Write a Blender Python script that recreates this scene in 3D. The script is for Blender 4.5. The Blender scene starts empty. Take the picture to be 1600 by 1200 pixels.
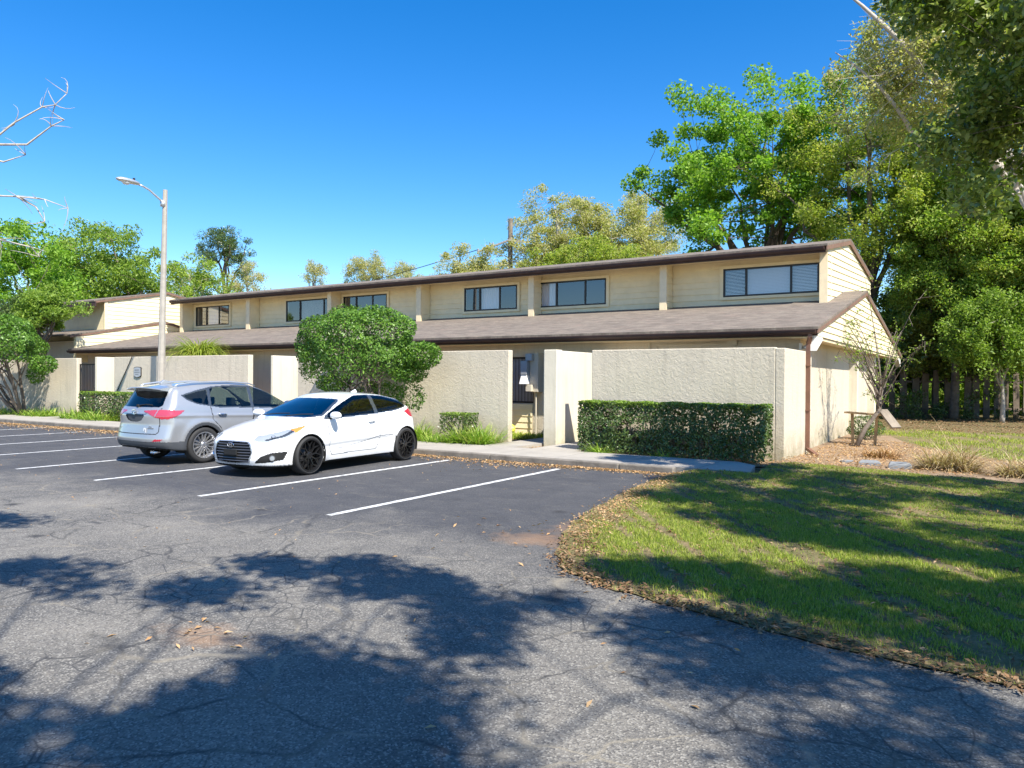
import bpy, math, random
import numpy as np
from mathutils import Vector, Matrix

SC = bpy.context.scene
COL = SC.collection
# ---------------------------------------------------------------- camera
cam_d = bpy.data.cameras.new("camera"); cam = bpy.data.objects.new("camera", cam_d); COL.objects.link(cam)
SC.camera = cam
cam_d.sensor_width = 36.0; cam_d.lens = 36.0 * 1169.0 / 1600.0
cam_d.clip_start = 0.05; cam_d.clip_end = 1500.0
v1 = Vector((-1035 - 800, -(580 - 600), -1169.0)).normalized() * -1.0    # +x seen from the camera
v2 = Vector((1545 - 800, -(597 - 600), -1169.0)).normalized()
v2 = (v2 - v1 * v2.dot(v1)).normalized()
v3 = v1.cross(v2)
cam.matrix_world = Matrix.Translation((0, 0, 1.75)) @ Matrix((v1, v2, v3)).to_4x4()
SC.render.resolution_x = 1024; SC.render.resolution_y = 768

# ---------------------------------------------------------------- light
LDIR = Vector((-0.75, 0.37, -1.0))
w = bpy.data.worlds.new("World"); SC.world = w; w.use_nodes = True
nt = w.node_tree; nt.nodes.clear()
out = nt.nodes.new('ShaderNodeOutputWorld'); bg = nt.nodes.new('ShaderNodeBackground')
sky = nt.nodes.new('ShaderNodeTexSky'); sky.sky_type = 'NISHITA'; sky.sun_disc = False
sky.sun_elevation = math.radians(50.1); sky.sun_rotation = math.radians(116.3)
sky.altitude = 0; sky.air_density = 1.0; sky.dust_density = 0.25; sky.ozone_density = 3.0
hs = nt.nodes.new('ShaderNodeHueSaturation'); hs.inputs['Saturation'].default_value = 1.42; hs.inputs['Hue'].default_value = 0.506; hs.inputs['Value'].default_value = 1.15
nt.links.new(sky.outputs[0], hs.inputs['Color']); nt.links.new(hs.outputs[0], bg.inputs['Color'])
bg.inputs['Strength'].default_value = 0.10
nt.links.new(bg.outputs[0], out.inputs[0])
sl = bpy.data.lights.new("sun", 'SUN'); sl.energy = 5.0; sl.angle = math.radians(0.55); sl.color = (1.0, 0.95, 0.86)
so = bpy.data.objects.new("sun", sl); COL.objects.link(so); so.location = (20, -10, 30)
so.rotation_euler = LDIR.to_track_quat('-Z', 'Y').to_euler()
SC.view_settings.view_transform = 'Standard'; SC.view_settings.look = 'None'
SC.view_settings.exposure = 1.0; SC.view_settings.gamma = 1.0
SC.cycles.max_bounces = 8; SC.cycles.transparent_max_bounces = 16
rng = np.random.default_rng(11); random.seed(5)

# ---------------------------------------------------------------- material helpers
MATS = {}
def newmat(name):
    m = bpy.data.materials.new(name); m.use_nodes = True
    b = m.node_tree.nodes['Principled BSDF']; MATS[name] = m
    return m, m.node_tree, b
def N(nt, t, **kw):
    n = nt.nodes.new(t)
    for k, v in kw.items():
        if k in n.inputs: n.inputs[k].default_value = v
        else: setattr(n, k, v)
    return n
def mixc(nt, fac, a, b, mode='MIX'):
    n = nt.nodes.new('ShaderNodeMix'); n.data_type = 'RGBA'; n.blend_type = mode
    for i, s in ((0, fac), (6, a), (7, b)):
        if hasattr(s, 'is_linked'): nt.links.new(s, n.inputs[i])
        elif i == 0: n.inputs[0].default_value = s
        else: n.inputs[i].default_value = (*s, 1) if len(s) == 3 else s
    return n.outputs[2]
def ramp(nt, src, lo, hi, inv=False):
    n = nt.nodes.new('ShaderNodeMapRange'); n.inputs[1].default_value = lo; n.inputs[2].default_value = hi
    n.inputs[3].default_value = 1.0 if inv else 0.0; n.inputs[4].default_value = 0.0 if inv else 1.0
    nt.links.new(src, n.inputs[0]); return n.outputs[0]
def coords(nt, scale=(1, 1, 1), rot=(0, 0, 0)):
    g = nt.nodes.new('ShaderNodeNewGeometry'); mp = nt.nodes.new('ShaderNodeMapping')
    mp.inputs['Scale'].default_value = scale; mp.inputs['Rotation'].default_value = rot
    nt.links.new(g.outputs['Position'], mp.inputs['Vector']); return mp.outputs[0]
def noise(nt, vec, scale, detail=3, rough=0.5, dist=0.0):
    n = nt.nodes.new('ShaderNodeTexNoise'); n.inputs['Scale'].default_value = scale; n.inputs['Detail'].default_value = detail
    n.inputs['Roughness'].default_value = rough; n.inputs['Distortion'].default_value = dist
    nt.links.new(vec, n.inputs['Vector']); return n.outputs['Fac']
def bump(nt, b, h, strength=0.5, dist=0.01, prev=None):
    n = nt.nodes.new('ShaderNodeBump'); n.inputs['Strength'].default_value = strength; n.inputs['Distance'].default_value = dist
    nt.links.new(h, n.inputs['Height'])
    if prev is not None: nt.links.new(prev, n.inputs['Normal'])
    nt.links.new(n.outputs[0], b.inputs['Normal']); return n.outputs[0]
def plain(name, col, rough=0.6, metal=0.0, var=0.0, vs=4.0, bmp=0.0, bs=30.0, coat=0.0, spec=None):
    m, nt, b = newmat(name)
    b.inputs['Base Color'].default_value = (*col, 1); b.inputs['Roughness'].default_value = rough
    b.inputs['Metallic'].default_value = metal; b.inputs['Coat Weight'].default_value = coat
    if spec is not None: b.inputs['Specular IOR Level'].default_value = spec
    if var or bmp: v = coords(nt)
    if var:
        f = noise(nt, v, vs, 5, 0.6)
        c = mixc(nt, ramp(nt, f, 0.3, 0.7), tuple(x * (1 - var) for x in col), tuple(min(1, x * (1 + var)) for x in col))
        nt.links.new(c, b.inputs['Base Color'])
    if bmp: bump(nt, b, noise(nt, v, bs, 4), bmp, 0.01)
    return m

# walls
def stucco(name, col, stain, bs=.42):
    m, nt, b = newmat(name); v = coords(nt); b.inputs['Roughness'].default_value = 0.9
    c = mixc(nt, ramp(nt, noise(nt, v, 0.9, 5, 0.65), 0.35, 0.75), col, tuple(x * 0.88 for x in col))
    vs = coords(nt, (6.0, 6.0, 0.5))
    streak = ramp(nt, noise(nt, vs, 1.0, 4, 0.7), 0.52, 0.72)
    g = nt.nodes.new('ShaderNodeNewGeometry'); sp = nt.nodes.new('ShaderNodeSeparateXYZ'); nt.links.new(g.outputs['Position'], sp.inputs[0])
    low = ramp(nt, sp.outputs[2], 0.05, 0.75, True)
    mm = nt.nodes.new('ShaderNodeMath'); mm.operation = 'MULTIPLY'; nt.links.new(low, mm.inputs[0]); nt.links.new(ramp(nt, noise(nt, v, 3, 5, .7), .3, .6), mm.inputs[1])
    c = mixc(nt, mm.outputs[0], c, stain)
    m2 = nt.nodes.new('ShaderNodeMath'); m2.operation = 'MULTIPLY'; nt.links.new(streak, m2.inputs[0]); m2.inputs[1].default_value = 0.6
    c = mixc(nt, m2.outputs[0], c, tuple(x * 0.7 for x in col))
    nt.links.new(c, b.inputs['Base Color'])
    h1 = noise(nt, v, 10.0, 5, 0.65, 1.2); h2 = noise(nt, v, 60.0, 3, 0.6)
    r1 = ramp(nt, h1, 0.40, 0.62)
    n1 = bump(nt, b, r1, bs, 0.010); bump(nt, b, h2, 0.3, 0.005, n1)
    return m
stucco('stucco', (0.60, 0.525, 0.405), (0.27, 0.235, 0.14))
stucco('stucco_white', (0.66, 0.60, 0.47), (0.42, 0.38, 0.24), .15)
plain('siding', (0.83, 0.70, 0.44), 0.65, var=0.07, vs=2.5, bmp=0.15, bs=25)
plain('siding_pale', (0.83, 0.72, 0.46), 0.65, var=0.06, vs=2.5, bmp=0.15, bs=25)
plain('trim', (0.78, 0.64, 0.41), 0.6, var=0.07, vs=6)
plain('fascia', (0.055, 0.028, 0.023), 0.65, var=0.25, vs=3, bmp=0.1)
plain('rake_brown', (0.20, 0.115, 0.08), 0.6, var=0.2, vs=4)
plain('dark_frame', (0.018, 0.016, 0.015), 0.4)
plain('black_iron', (0.012, 0.012, 0.013), 0.45)
plain('curtain_white', (0.85, 0.85, 0.86), 0.9, bmp=0.3, bs=14)
plain('blind', (0.72, 0.74, 0.78), 0.6)
plain('room_dark', (0.03, 0.03, 0.035), 0.9)
plain('white_paint', (0.80, 0.79, 0.75), 0.5, var=0.05)
plain('metal_grey', (0.36, 0.38, 0.40), 0.45, 0.4, var=0.1)
plain('galv', (0.62, 0.63, 0.64), 0.4, 0.7, var=0.12, vs=10)
plain('tan_metal', (0.55, 0.49, 0.38), 0.5, var=0.08)
plain('downspout_brown', (0.17, 0.085, 0.055), 0.5, var=0.25, vs=3)
plain('wood_grey', (0.20, 0.165, 0.125), 0.9, var=0.4, vs=2.5, bmp=0.4)
plain('fence_wood', (0.125, 0.095, 0.068), 0.9, var=0.45, vs=2.5, bmp=0.4)
plain('wood_old', (0.36, 0.26, 0.15), 0.9, var=0.3, vs=6, bmp=0.4)
plain('bark', (0.15, 0.12, 0.095), 0.95, var=0.35, vs=8, bmp=0.8, bs=18)
plain('bark_pale', (0.42, 0.37, 0.31), 0.9, var=0.25, vs=5, bmp=0.5, bs=14)
plain('bark_brown', (0.13, 0.095, 0.07), 0.95, var=0.3, vs=8, bmp=0.7)
plain('block_grey', (0.20, 0.21, 0.22), 0.85, var=0.15, vs=12, bmp=0.3)
plain('plastic_yellow', (0.78, 0.75, 0.08), 0.45); plain('plastic_blue', (0.10, 0.22, 0.42), 0.4); plain('plastic_green', (0.1, 0.5, 0.25), 0.4)
plain('plaque', (0.45, 0.47, 0.50), 0.4, 0.3)
plain('plaque_text', (0.16, 0.17, 0.19), 0.6)
plain('concrete_pole', (0.36, 0.33, 0.28), 0.85, var=0.12, vs=6, bmp=0.25)

def glass_mat(name, tint, refl=0.9, base=0.06):
    m, nt, b = newmat(name); nt.nodes.remove(b)
    o = nt.nodes['Material Output']
    tr = nt.nodes.new('ShaderNodeBsdfTransparent'); tr.inputs[0].default_value = (*tint, 1)
    gl = nt.nodes.new('ShaderNodeBsdfGlossy'); gl.inputs['Roughness'].default_value = 0.02; gl.inputs['Color'].default_value = (refl, refl, refl, 1)
    lw = nt.nodes.new('ShaderNodeLayerWeight'); pw = nt.nodes.new('ShaderNodeMath'); pw.operation = 'POWER'; nt.links.new(lw.outputs['Facing'], pw.inputs[0]); pw.inputs[1].default_value = 4.0
    fr = nt.nodes.new('ShaderNodeMath'); fr.operation = 'MULTIPLY_ADD'; nt.links.new(pw.outputs[0], fr.inputs[0]); fr.inputs[1].default_value = 0.9; fr.inputs[2].default_value = base
    mx = nt.nodes.new('ShaderNodeMixShader'); nt.links.new(fr.outputs[0], mx.inputs[0]); nt.links.new(tr.outputs[0], mx.inputs[1]); nt.links.new(gl.outputs[0], mx.inputs[2])
    nt.links.new(mx.outputs[0], o.inputs[0]); return m
glass_mat('window_glass', (0.80, 0.82, 0.86), .9, .17); glass_mat('car_glass_dark', (0.07, 0.075, 0.085)); glass_mat('car_glass', (0.42, 0.50, 0.47)); glass_mat('car_glass_rear', (0.10, 0.11, 0.12))
glass_mat('screen_glass', (0.10, 0.12, 0.16), 1.0, .16)

def shingle(name, a, bcol):
    m, nt, b = newmat(name); b.inputs['Roughness'].default_value = 0.95
    v = coords(nt)
    br = nt.nodes.new('ShaderNodeTexBrick'); nt.links.new(v, br.inputs['Vector'])
    br.inputs['Scale'].default_value = 1.0; br.inputs['Brick Width'].default_value = 0.33; br.inputs['Row Height'].default_value = 0.145
    br.inputs['Mortar Size'].default_value = 0.009; br.inputs['Mortar Smooth'].default_value = 0.3; br.inputs['Bias'].default_value = 0.0
    br.inputs['Color1'].default_value = (*a, 1); br.inputs['Color2'].default_value = (*bcol, 1); br.inputs['Mortar'].default_value = (a[0] * .35, a[1] * .35, a[2] * .35, 1)
    f = noise(nt, v, 1.3, 5, 0.65)
    c = mixc(nt, ramp(nt, f, 0.35, 0.7), br.outputs['Color'], (0.27, 0.225, 0.175))
    c = mixc(nt, ramp(nt, noise(nt, coords(nt, (2.2, 6.0, 1)), 1.0, 4, 0.75), 0.42, 0.62), c, (0.10, 0.08, 0.065))
    c = mixc(nt, ramp(nt, noise(nt, coords(nt, (1.6, 5.0, 1), (0, 0, .4)), 1.3, 4, 0.75), 0.55, 0.75), c, (0.34, 0.22, 0.17))
    f2 = noise(nt, v, 30, 2, 0.6)
    c = mixc(nt, ramp(nt, f2, 0.35, 0.75), c, tuple(x * .6 for x in a))
    nt.links.new(c, b.inputs['Base Color'])
    bump(nt, b, br.outputs['Fac'], 0.6, -0.012); return m
shingle('shingle', (0.25, 0.205, 0.16), (0.16, 0.13, 0.105))

def asphalt():
    m, nt, b = newmat('asphalt'); v = coords(nt); b.inputs['Roughness'].default_value = 0.88
    g = nt.nodes.new('ShaderNodeNewGeometry'); sp = nt.nodes.new('ShaderNodeSeparateXYZ'); nt.links.new(g.outputs['Position'], sp.inputs[0])
    # parking bays carry a darker sealcoat; the driving lane is worn
    wob = nt.nodes.new('ShaderNodeMath'); wob.operation = 'MULTIPLY_ADD'; nt.links.new(noise(nt, v, 0.55, 5, 0.65), wob.inputs[0]); wob.inputs[1].default_value = 5.5
    nt.links.new(sp.outputs[1], wob.inputs[2])
    seal = ramp(nt, wob.outputs[0], 8.2, 9.9)
    worn = mixc(nt, ramp(nt, noise(nt, v, 0.8, 6, 0.7), 0.3, 0.72), (0.072, 0.069, 0.066), (0.215, 0.196, 0.166))
    dark = mixc(nt, ramp(nt, noise(nt, v, 1.6, 5, 0.7), 0.35, 0.8), (0.040, 0.041, 0.047), (0.078, 0.076, 0.078))
    c = mixc(nt, seal, worn, dark)
    # light scuffs
    sc = ramp(nt, noise(nt, coords(nt, (0.6, 1.6, 1)), 2.2, 7, 0.75, 0.8), 0.56, 0.8)
    ms = nt.nodes.new('ShaderNodeMath'); ms.operation = 'MULTIPLY'; nt.links.new(sc, ms.inputs[0]); ms.inputs[1].default_value = 0.5
    c = mixc(nt, ms.outputs[0], c, (0.26, 0.23, 0.18))
    # aggregate speckle
    vo = nt.nodes.new('ShaderNodeTexVoronoi'); vo.inputs['Scale'].default_value = 95; nt.links.new(v, vo.inputs['Vector'])
    sepc = nt.nodes.new('ShaderNodeSeparateColor'); nt.links.new(vo.outputs['Color'], sepc.inputs[0])
    inv = ramp(nt, seal, 0, 1, True)
    k = ramp(nt, sepc.outputs[0], 0.62, 0.95)
    kk = nt.nodes.new('ShaderNodeMath'); kk.operation = 'MULTIPLY_ADD'; nt.links.new(inv, kk.inputs[0]); kk.inputs[1].default_value = 0.55; kk.inputs[2].default_value = 0.14
    kf = nt.nodes.new('ShaderNodeMath'); kf.operation = 'MULTIPLY'; nt.links.new(k, kf.inputs[0]); nt.links.new(kk.outputs[0], kf.inputs[1])
    c = mixc(nt, kf.outputs[0], c, (0.33, 0.31, 0.27))
    kd = ramp(nt, sepc.outputs[1], 0.6, 0.9)
    kd2 = nt.nodes.new('ShaderNodeMath'); kd2.operation = 'MULTIPLY'; nt.links.new(kd, kd2.inputs[0]); kd2.inputs[1].default_value = 0.55
    c = mixc(nt, kd2.outputs[0], c, (0.028, 0.028, 0.032))
    # orange clay stains
    for (x, y, r, r2) in ((-4.15, 7.0, 0.7, 0.45), (-4.45, 3.15, 0.55, 0.3), (-4.0, 7.9, 0.5, 0.8)):
        mp = nt.nodes.new('ShaderNodeMapping'); mp.inputs['Location'].default_value = (-x / r, -y / r2, 0); mp.inputs['Scale'].default_value = (1 / r, 1 / r2, 0.0)
        nt.links.new(g.outputs['Position'], mp.inputs['Vector'])
        ln = nt.nodes.new('ShaderNodeVectorMath'); ln.operation = 'LENGTH'; nt.links.new(mp.outputs[0], ln.inputs[0])
        ad = nt.nodes.new('ShaderNodeMath'); ad.operation = 'MULTIPLY_ADD'; nt.links.new(noise(nt, v, 3.5, 6, 0.7), ad.inputs[0]); ad.inputs[1].default_value = 1.8; nt.links.new(ln.outputs['Value'], ad.inputs[2])
        st = ramp(nt, ad.outputs[0], 1.1, 1.75, True)
        s2 = nt.nodes.new('ShaderNodeMath'); s2.operation = 'MULTIPLY'; nt.links.new(st, s2.inputs[0]); s2.inputs[1].default_value = 0.5
        c = mixc(nt, s2.outputs[0], c, (0.30, 0.17, 0.085))
    # finer alligator cracks in places
    va = nt.nodes.new('ShaderNodeTexVoronoi'); va.feature = 'DISTANCE_TO_EDGE'; va.inputs['Scale'].default_value = 4.2; nt.links.new(v, va.inputs['Vector'])
    al = nt.nodes.new('ShaderNodeMath'); al.operation = 'MULTIPLY'; nt.links.new(ramp(nt, va.outputs['Distance'], 0.0, 0.035, True), al.inputs[0]); nt.links.new(ramp(nt, noise(nt, v, 0.45, 4, 0.6), 0.47, 0.56), al.inputs[1])
    al2 = nt.nodes.new('ShaderNodeMath'); al2.operation = 'MULTIPLY'; nt.links.new(al.outputs[0], al2.inputs[0]); nt.links.new(inv, al2.inputs[1])
    c = mixc(nt, al2.outputs[0], c, (0.045, 0.044, 0.044))
    # oil drips in the bays
    vo2 = nt.nodes.new('ShaderNodeTexVoronoi'); vo2.inputs['Scale'].default_value = 0.9; nt.links.new(v, vo2.inputs['Vector'])
    oil = nt.nodes.new('ShaderNodeMath'); oil.operation = 'MULTIPLY_ADD'; nt.links.new(noise(nt, v, 6, 4, .7), oil.inputs[0]); oil.inputs[1].default_value = 0.22; nt.links.new(vo2.outputs['Distance'], oil.inputs[2])
    c = mixc(nt, ramp(nt, oil.outputs[0], 0.13, 0.24, True), c, (0.026, 0.025, 0.026))
    # cracks
    wv = nt.nodes.new('ShaderNodeTexNoise'); wv.inputs['Scale'].default_value = 2.2; wv.inputs['Detail'].default_value = 5; nt.links.new(v, wv.inputs['Vector'])
    vm = nt.nodes.new('ShaderNodeVectorMath'); vm.operation = 'MULTIPLY_ADD'; nt.links.new(wv.outputs['Color'], vm.inputs[0]); vm.inputs[1].default_value = (0.45, 0.45, 0); nt.links.new(v, vm.inputs[2])
    ve = nt.nodes.new('ShaderNodeTexVoronoi'); ve.feature = 'DISTANCE_TO_EDGE'; ve.inputs['Scale'].default_value = 1.15; nt.links.new(vm.outputs[0], ve.inputs['Vector'])
    cr = ramp(nt, ve.outputs['Distance'], 0.0, 0.022, True)
    gate = ramp(nt, noise(nt, v, 0.7, 3, 0.6), 0.40, 0.50)
    yg = ramp(nt, sp.outputs[1], 6.2, 7.4, True)
    cm = nt.nodes.new('ShaderNodeMath'); cm.operation = 'MULTIPLY'; nt.links.new(cr, cm.inputs[0]); nt.links.new(gate, cm.inputs[1])
    cm2 = nt.nodes.new('ShaderNodeMath'); cm2.operation = 'MULTIPLY'; nt.links.new(cm.outputs[0], cm2.inputs[0]); nt.links.new(yg, cm2.inputs[1])
    crackc = mixc(nt, ramp(nt, noise(nt, v, 1.1, 2), 0.45, 0.55), (0.022, 0.022, 0.024), (0.24, 0.21, 0.16))
    cm3 = nt.nodes.new('ShaderNodeMath'); cm3.operation = 'MULTIPLY'; nt.links.new(cm2.outputs[0], cm3.inputs[0]); cm3.inputs[1].default_value = 0.8
    c = mixc(nt, cm3.outputs[0], c, crackc)
    nt.links.new(c, b.inputs['Base Color'])
    n1 = bump(nt, b, vo.outputs['Distance'], 0.55, 0.006)
    bump(nt, b, noise(nt, v, 14, 4, 0.7), 0.3, 0.01, n1)
asphalt()
def concrete():
    m, nt, b = newmat('concrete'); v = coords(nt); b.inputs['Roughness'].default_value = 0.9
    c = mixc(nt, ramp(nt, noise(nt, v, 1.3, 6, 0.7), 0.3, 0.75), (0.40, 0.365, 0.31), (0.27, 0.245, 0.21))
    c = mixc(nt, ramp(nt, noise(nt, v, 90, 2), 0.55, 0.8), c, (0.22, 0.2, 0.17))
    g = nt.nodes.new('ShaderNodeNewGeometry'); sp = nt.nodes.new('ShaderNodeSeparateXYZ'); nt.links.new(g.outputs['Position'], sp.inputs[0])
    md = nt.nodes.new('ShaderNodeMath'); md.operation = 'PINGPONG'; nt.links.new(sp.outputs[0], md.inputs[0]); md.inputs[1].default_value = 0.75
    c = mixc(nt, ramp(nt, md.outputs[0], 0.0, 0.012, True), c, (0.10, 0.09, 0.08))
    nt.links.new(c, b.inputs['Base Color']); bump(nt, b, noise(nt, v, 40, 4, .6), 0.3, 0.006)
concrete()
plain('curb_grey', (0.175, 0.155, 0.13), 0.95, var=0.35, vs=4, bmp=0.5, bs=30)
def soil(name, a, bb, c3, s=2.0):
    m, nt, b = newmat(name); v = coords(nt); b.inputs['Roughness'].default_value = 1.0; b.inputs['Specular IOR Level'].default_value = 0.1
    c = mixc(nt, ramp(nt, noise(nt, v, s, 6, 0.7), 0.35, 0.7), a, bb)
    c = mixc(nt, ramp(nt, noise(nt, v, 28, 4, 0.7), 0.5, 0.75), c, c3)
    nt.links.new(c, b.inputs['Base Color']); bump(nt, b, noise(nt, v, 22, 5, .7), 0.8, 0.03); return m
soil('mulch', (0.24, 0.165, 0.105), (0.34, 0.255, 0.175), (0.14, 0.085, 0.05))
soil('lawn_soil', (0.11, 0.11, 0.045), (0.24, 0.18, 0.10), (0.30, 0.21, 0.13), 1.6)
soil('ground_mix', (0.13, 0.11, 0.05), (0.20, 0.14, 0.085), (0.09, 0.11, 0.03), 0.8)
def line_mat():
    m, nt, b = newmat('line_paint'); v = coords(nt); b.inputs['Roughness'].default_value = 0.7
    c = mixc(nt, ramp(nt, noise(nt, v, 9, 6, 0.75), 0.50, 0.66), (0.62, 0.62, 0.60), (0.22, 0.22, 0.22))
    nt.links.new(c, b.inputs['Base Color'])
line_mat()

def leaf_mat(name, cols, trans=0.35, rough=0.55, spec=0.35):
    m, nt, b = newmat(name)
    g = nt.nodes.new('ShaderNodeNewGeometry')
    cr = nt.nodes.new('ShaderNodeValToRGB'); nt.links.new(g.outputs['Random Per Island'], cr.inputs[0])
    el = cr.color_ramp.elements
    while len(el) < len(cols): el.new(0.5)
    for i, c in enumerate(cols): el[i].position = i / (len(cols) - 1); el[i].color = (*c, 1)
    b.inputs['Roughness'].default_value = rough; b.inputs['Specular IOR Level'].default_value = spec
    nt.links.new(cr.outputs[0], b.inputs['Base Color'])
    t = nt.nodes.new('ShaderNodeBsdfTranslucent')
    br = mixc(nt, 1.0, cr.outputs[0], (1.5, 1.7, 0.7), 'MULTIPLY'); nt.links.new(br, t.inputs[0])
    mx = nt.nodes.new('ShaderNodeMixShader'); mx.inputs[0].default_value = trans
    nt.links.new(b.outputs[0], mx.inputs[1]); nt.links.new(t.outputs[0], mx.inputs[2])
    nt.links.new(mx.outputs[0], nt.nodes['Material Output'].inputs[0]); return m
leaf_mat('leaf_bright', [(0.12, 0.25, 0.025), (0.19, 0.34, 0.035), (0.28, 0.42, 0.055), (0.08, 0.18, 0.02)], .42)
leaf_mat('leaf_lime', [(0.13, 0.23, 0.03), (0.21, 0.31, 0.04), (0.27, 0.36, 0.06), (0.08, 0.16, 0.025)])
leaf_mat('leaf_olive', [(0.24, 0.31, 0.05), (0.38, 0.44, 0.07), (0.15, 0.22, 0.04), (0.47, 0.44, 0.11)], 0.42)
leaf_mat('leaf_tan', [(0.36, 0.34, 0.14), (0.48, 0.43, 0.20), (0.27, 0.31, 0.09), (0.52, 0.44, 0.22)], .42)
leaf_mat('leaf_dark', [(0.035, 0.075, 0.018), (0.06, 0.10, 0.025), (0.025, 0.05, 0.014), (0.12, 0.14, 0.03)], 0.2, 0.35, 0.5)
leaf_mat('leaf_oak', [(0.10, 0.15, 0.03), (0.18, 0.24, 0.05), (0.34, 0.38, 0.09), (0.06, 0.10, 0.025)], 0.35, 0.35, 0.6)
leaf_mat('leaf_shrub', [(0.065, 0.15, 0.018), (0.125, 0.25, 0.03), (0.035, 0.08, 0.012), (0.21, 0.36, 0.05)], 0.25, 0.42, 0.35)
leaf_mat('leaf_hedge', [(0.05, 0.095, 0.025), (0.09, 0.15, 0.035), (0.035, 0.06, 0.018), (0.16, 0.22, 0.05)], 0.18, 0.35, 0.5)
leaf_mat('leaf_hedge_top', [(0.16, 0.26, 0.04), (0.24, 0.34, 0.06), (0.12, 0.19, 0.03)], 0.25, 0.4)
leaf_mat('leaf_mid', [(0.15, 0.26, 0.035), (0.26, 0.38, 0.055), (0.40, 0.46, 0.09), (0.08, 0.16, 0.025)], 0.42)
leaf_mat('grass', [(0.15, 0.23, 0.025), (0.26, 0.33, 0.04), (0.40, 0.42, 0.07), (0.10, 0.17, 0.02), (0.48, 0.42, 0.18)], 0.3, 0.6, 0.2)
leaf_mat('liriope', [(0.12, 0.22, 0.03), (0.20, 0.33, 0.045), (0.30, 0.42, 0.07), (0.42, 0.42, 0.14)], 0.3, 0.45)
leaf_mat('palm', [(0.25, 0.33, 0.04), (0.36, 0.42, 0.06), (0.16, 0.22, 0.03), (0.42, 0.40, 0.10)], 0.3, 0.4)
leaf_mat('dry_grass', [(0.45, 0.35, 0.20), (0.56, 0.46, 0.29), (0.30, 0.21, 0.11), (0.22, 0.14, 0.08)], 0.2, 0.8, 0.1)
leaf_mat('brown_leaf', [(0.20, 0.11, 0.055), (0.30, 0.18, 0.10), (0.12, 0.07, 0.04), (0.40, 0.28, 0.17)], 0.1, 0.9, 0.1)
leaf_mat('dead_leaf', [(0.42, 0.24, 0.11), (0.52, 0.33, 0.17), (0.25, 0.13, 0.06), (0.60, 0.45, 0.26)], 0.1, 0.9, 0.1)

# ---------------------------------------------------------------- object helpers
def mkobj(name, V, F, mat, parent=None, smooth=False, mi=None, local=False):
    """F: list of faces or (n,4)/(n,3) array. World coordinates, moved into the parent's frame."""
    V = np.asarray(V, dtype=np.float64).reshape(-1, 3)
    if parent is not None and not local: V = V - np.array(parent.location)[None, :]
    me = bpy.data.meshes.new(name)
    if isinstance(F, np.ndarray):
        n, k = F.shape
        me.vertices.add(len(V)); me.vertices.foreach_set('co', V.astype(np.float32).ravel())
        me.loops.add(n * k); me.loops.foreach_set('vertex_index', F.astype(np.int32).ravel())
        me.polygons.add(n); me.polygons.foreach_set('loop_start', np.arange(0, n * k, k, dtype=np.int32))
        try: me.polygons.foreach_set('loop_total', np.full(n, k, dtype=np.int32))
        except Exception: pass
        me.update(calc_edges=True)
    else:
        me.from_pydata([tuple(v) for v in V], [], [tuple(f) for f in F]); me.update()
    mats = mat if isinstance(mat, (list, tuple)) else [mat]
    for q in mats: me.materials.append(MATS[q] if isinstance(q, str) else q)
    if mi is not None: me.polygons.foreach_set('material_index', np.asarray(mi, dtype=np.int32))
    if smooth: me.polygons.foreach_set('use_smooth', np.ones(len(me.polygons), dtype=bool))
    o = bpy.data.objects.new(name, me); COL.objects.link(o)
    if parent is not None: o.parent = parent
    return o
def tag(o, label=None, cat=None, group=None, kind=None):
    if label: o['label'] = label
    if cat: o['category'] = cat
    if group: o['group'] = group
    if kind: o['kind'] = kind
    return o
def thing(name, label, cat, loc=(0, 0, 0), group=None):
    o = bpy.data.objects.new(name, None); COL.objects.link(o); o.location = loc; o.empty_display_size = 0.2
    return tag(o, label, cat, group)
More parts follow.
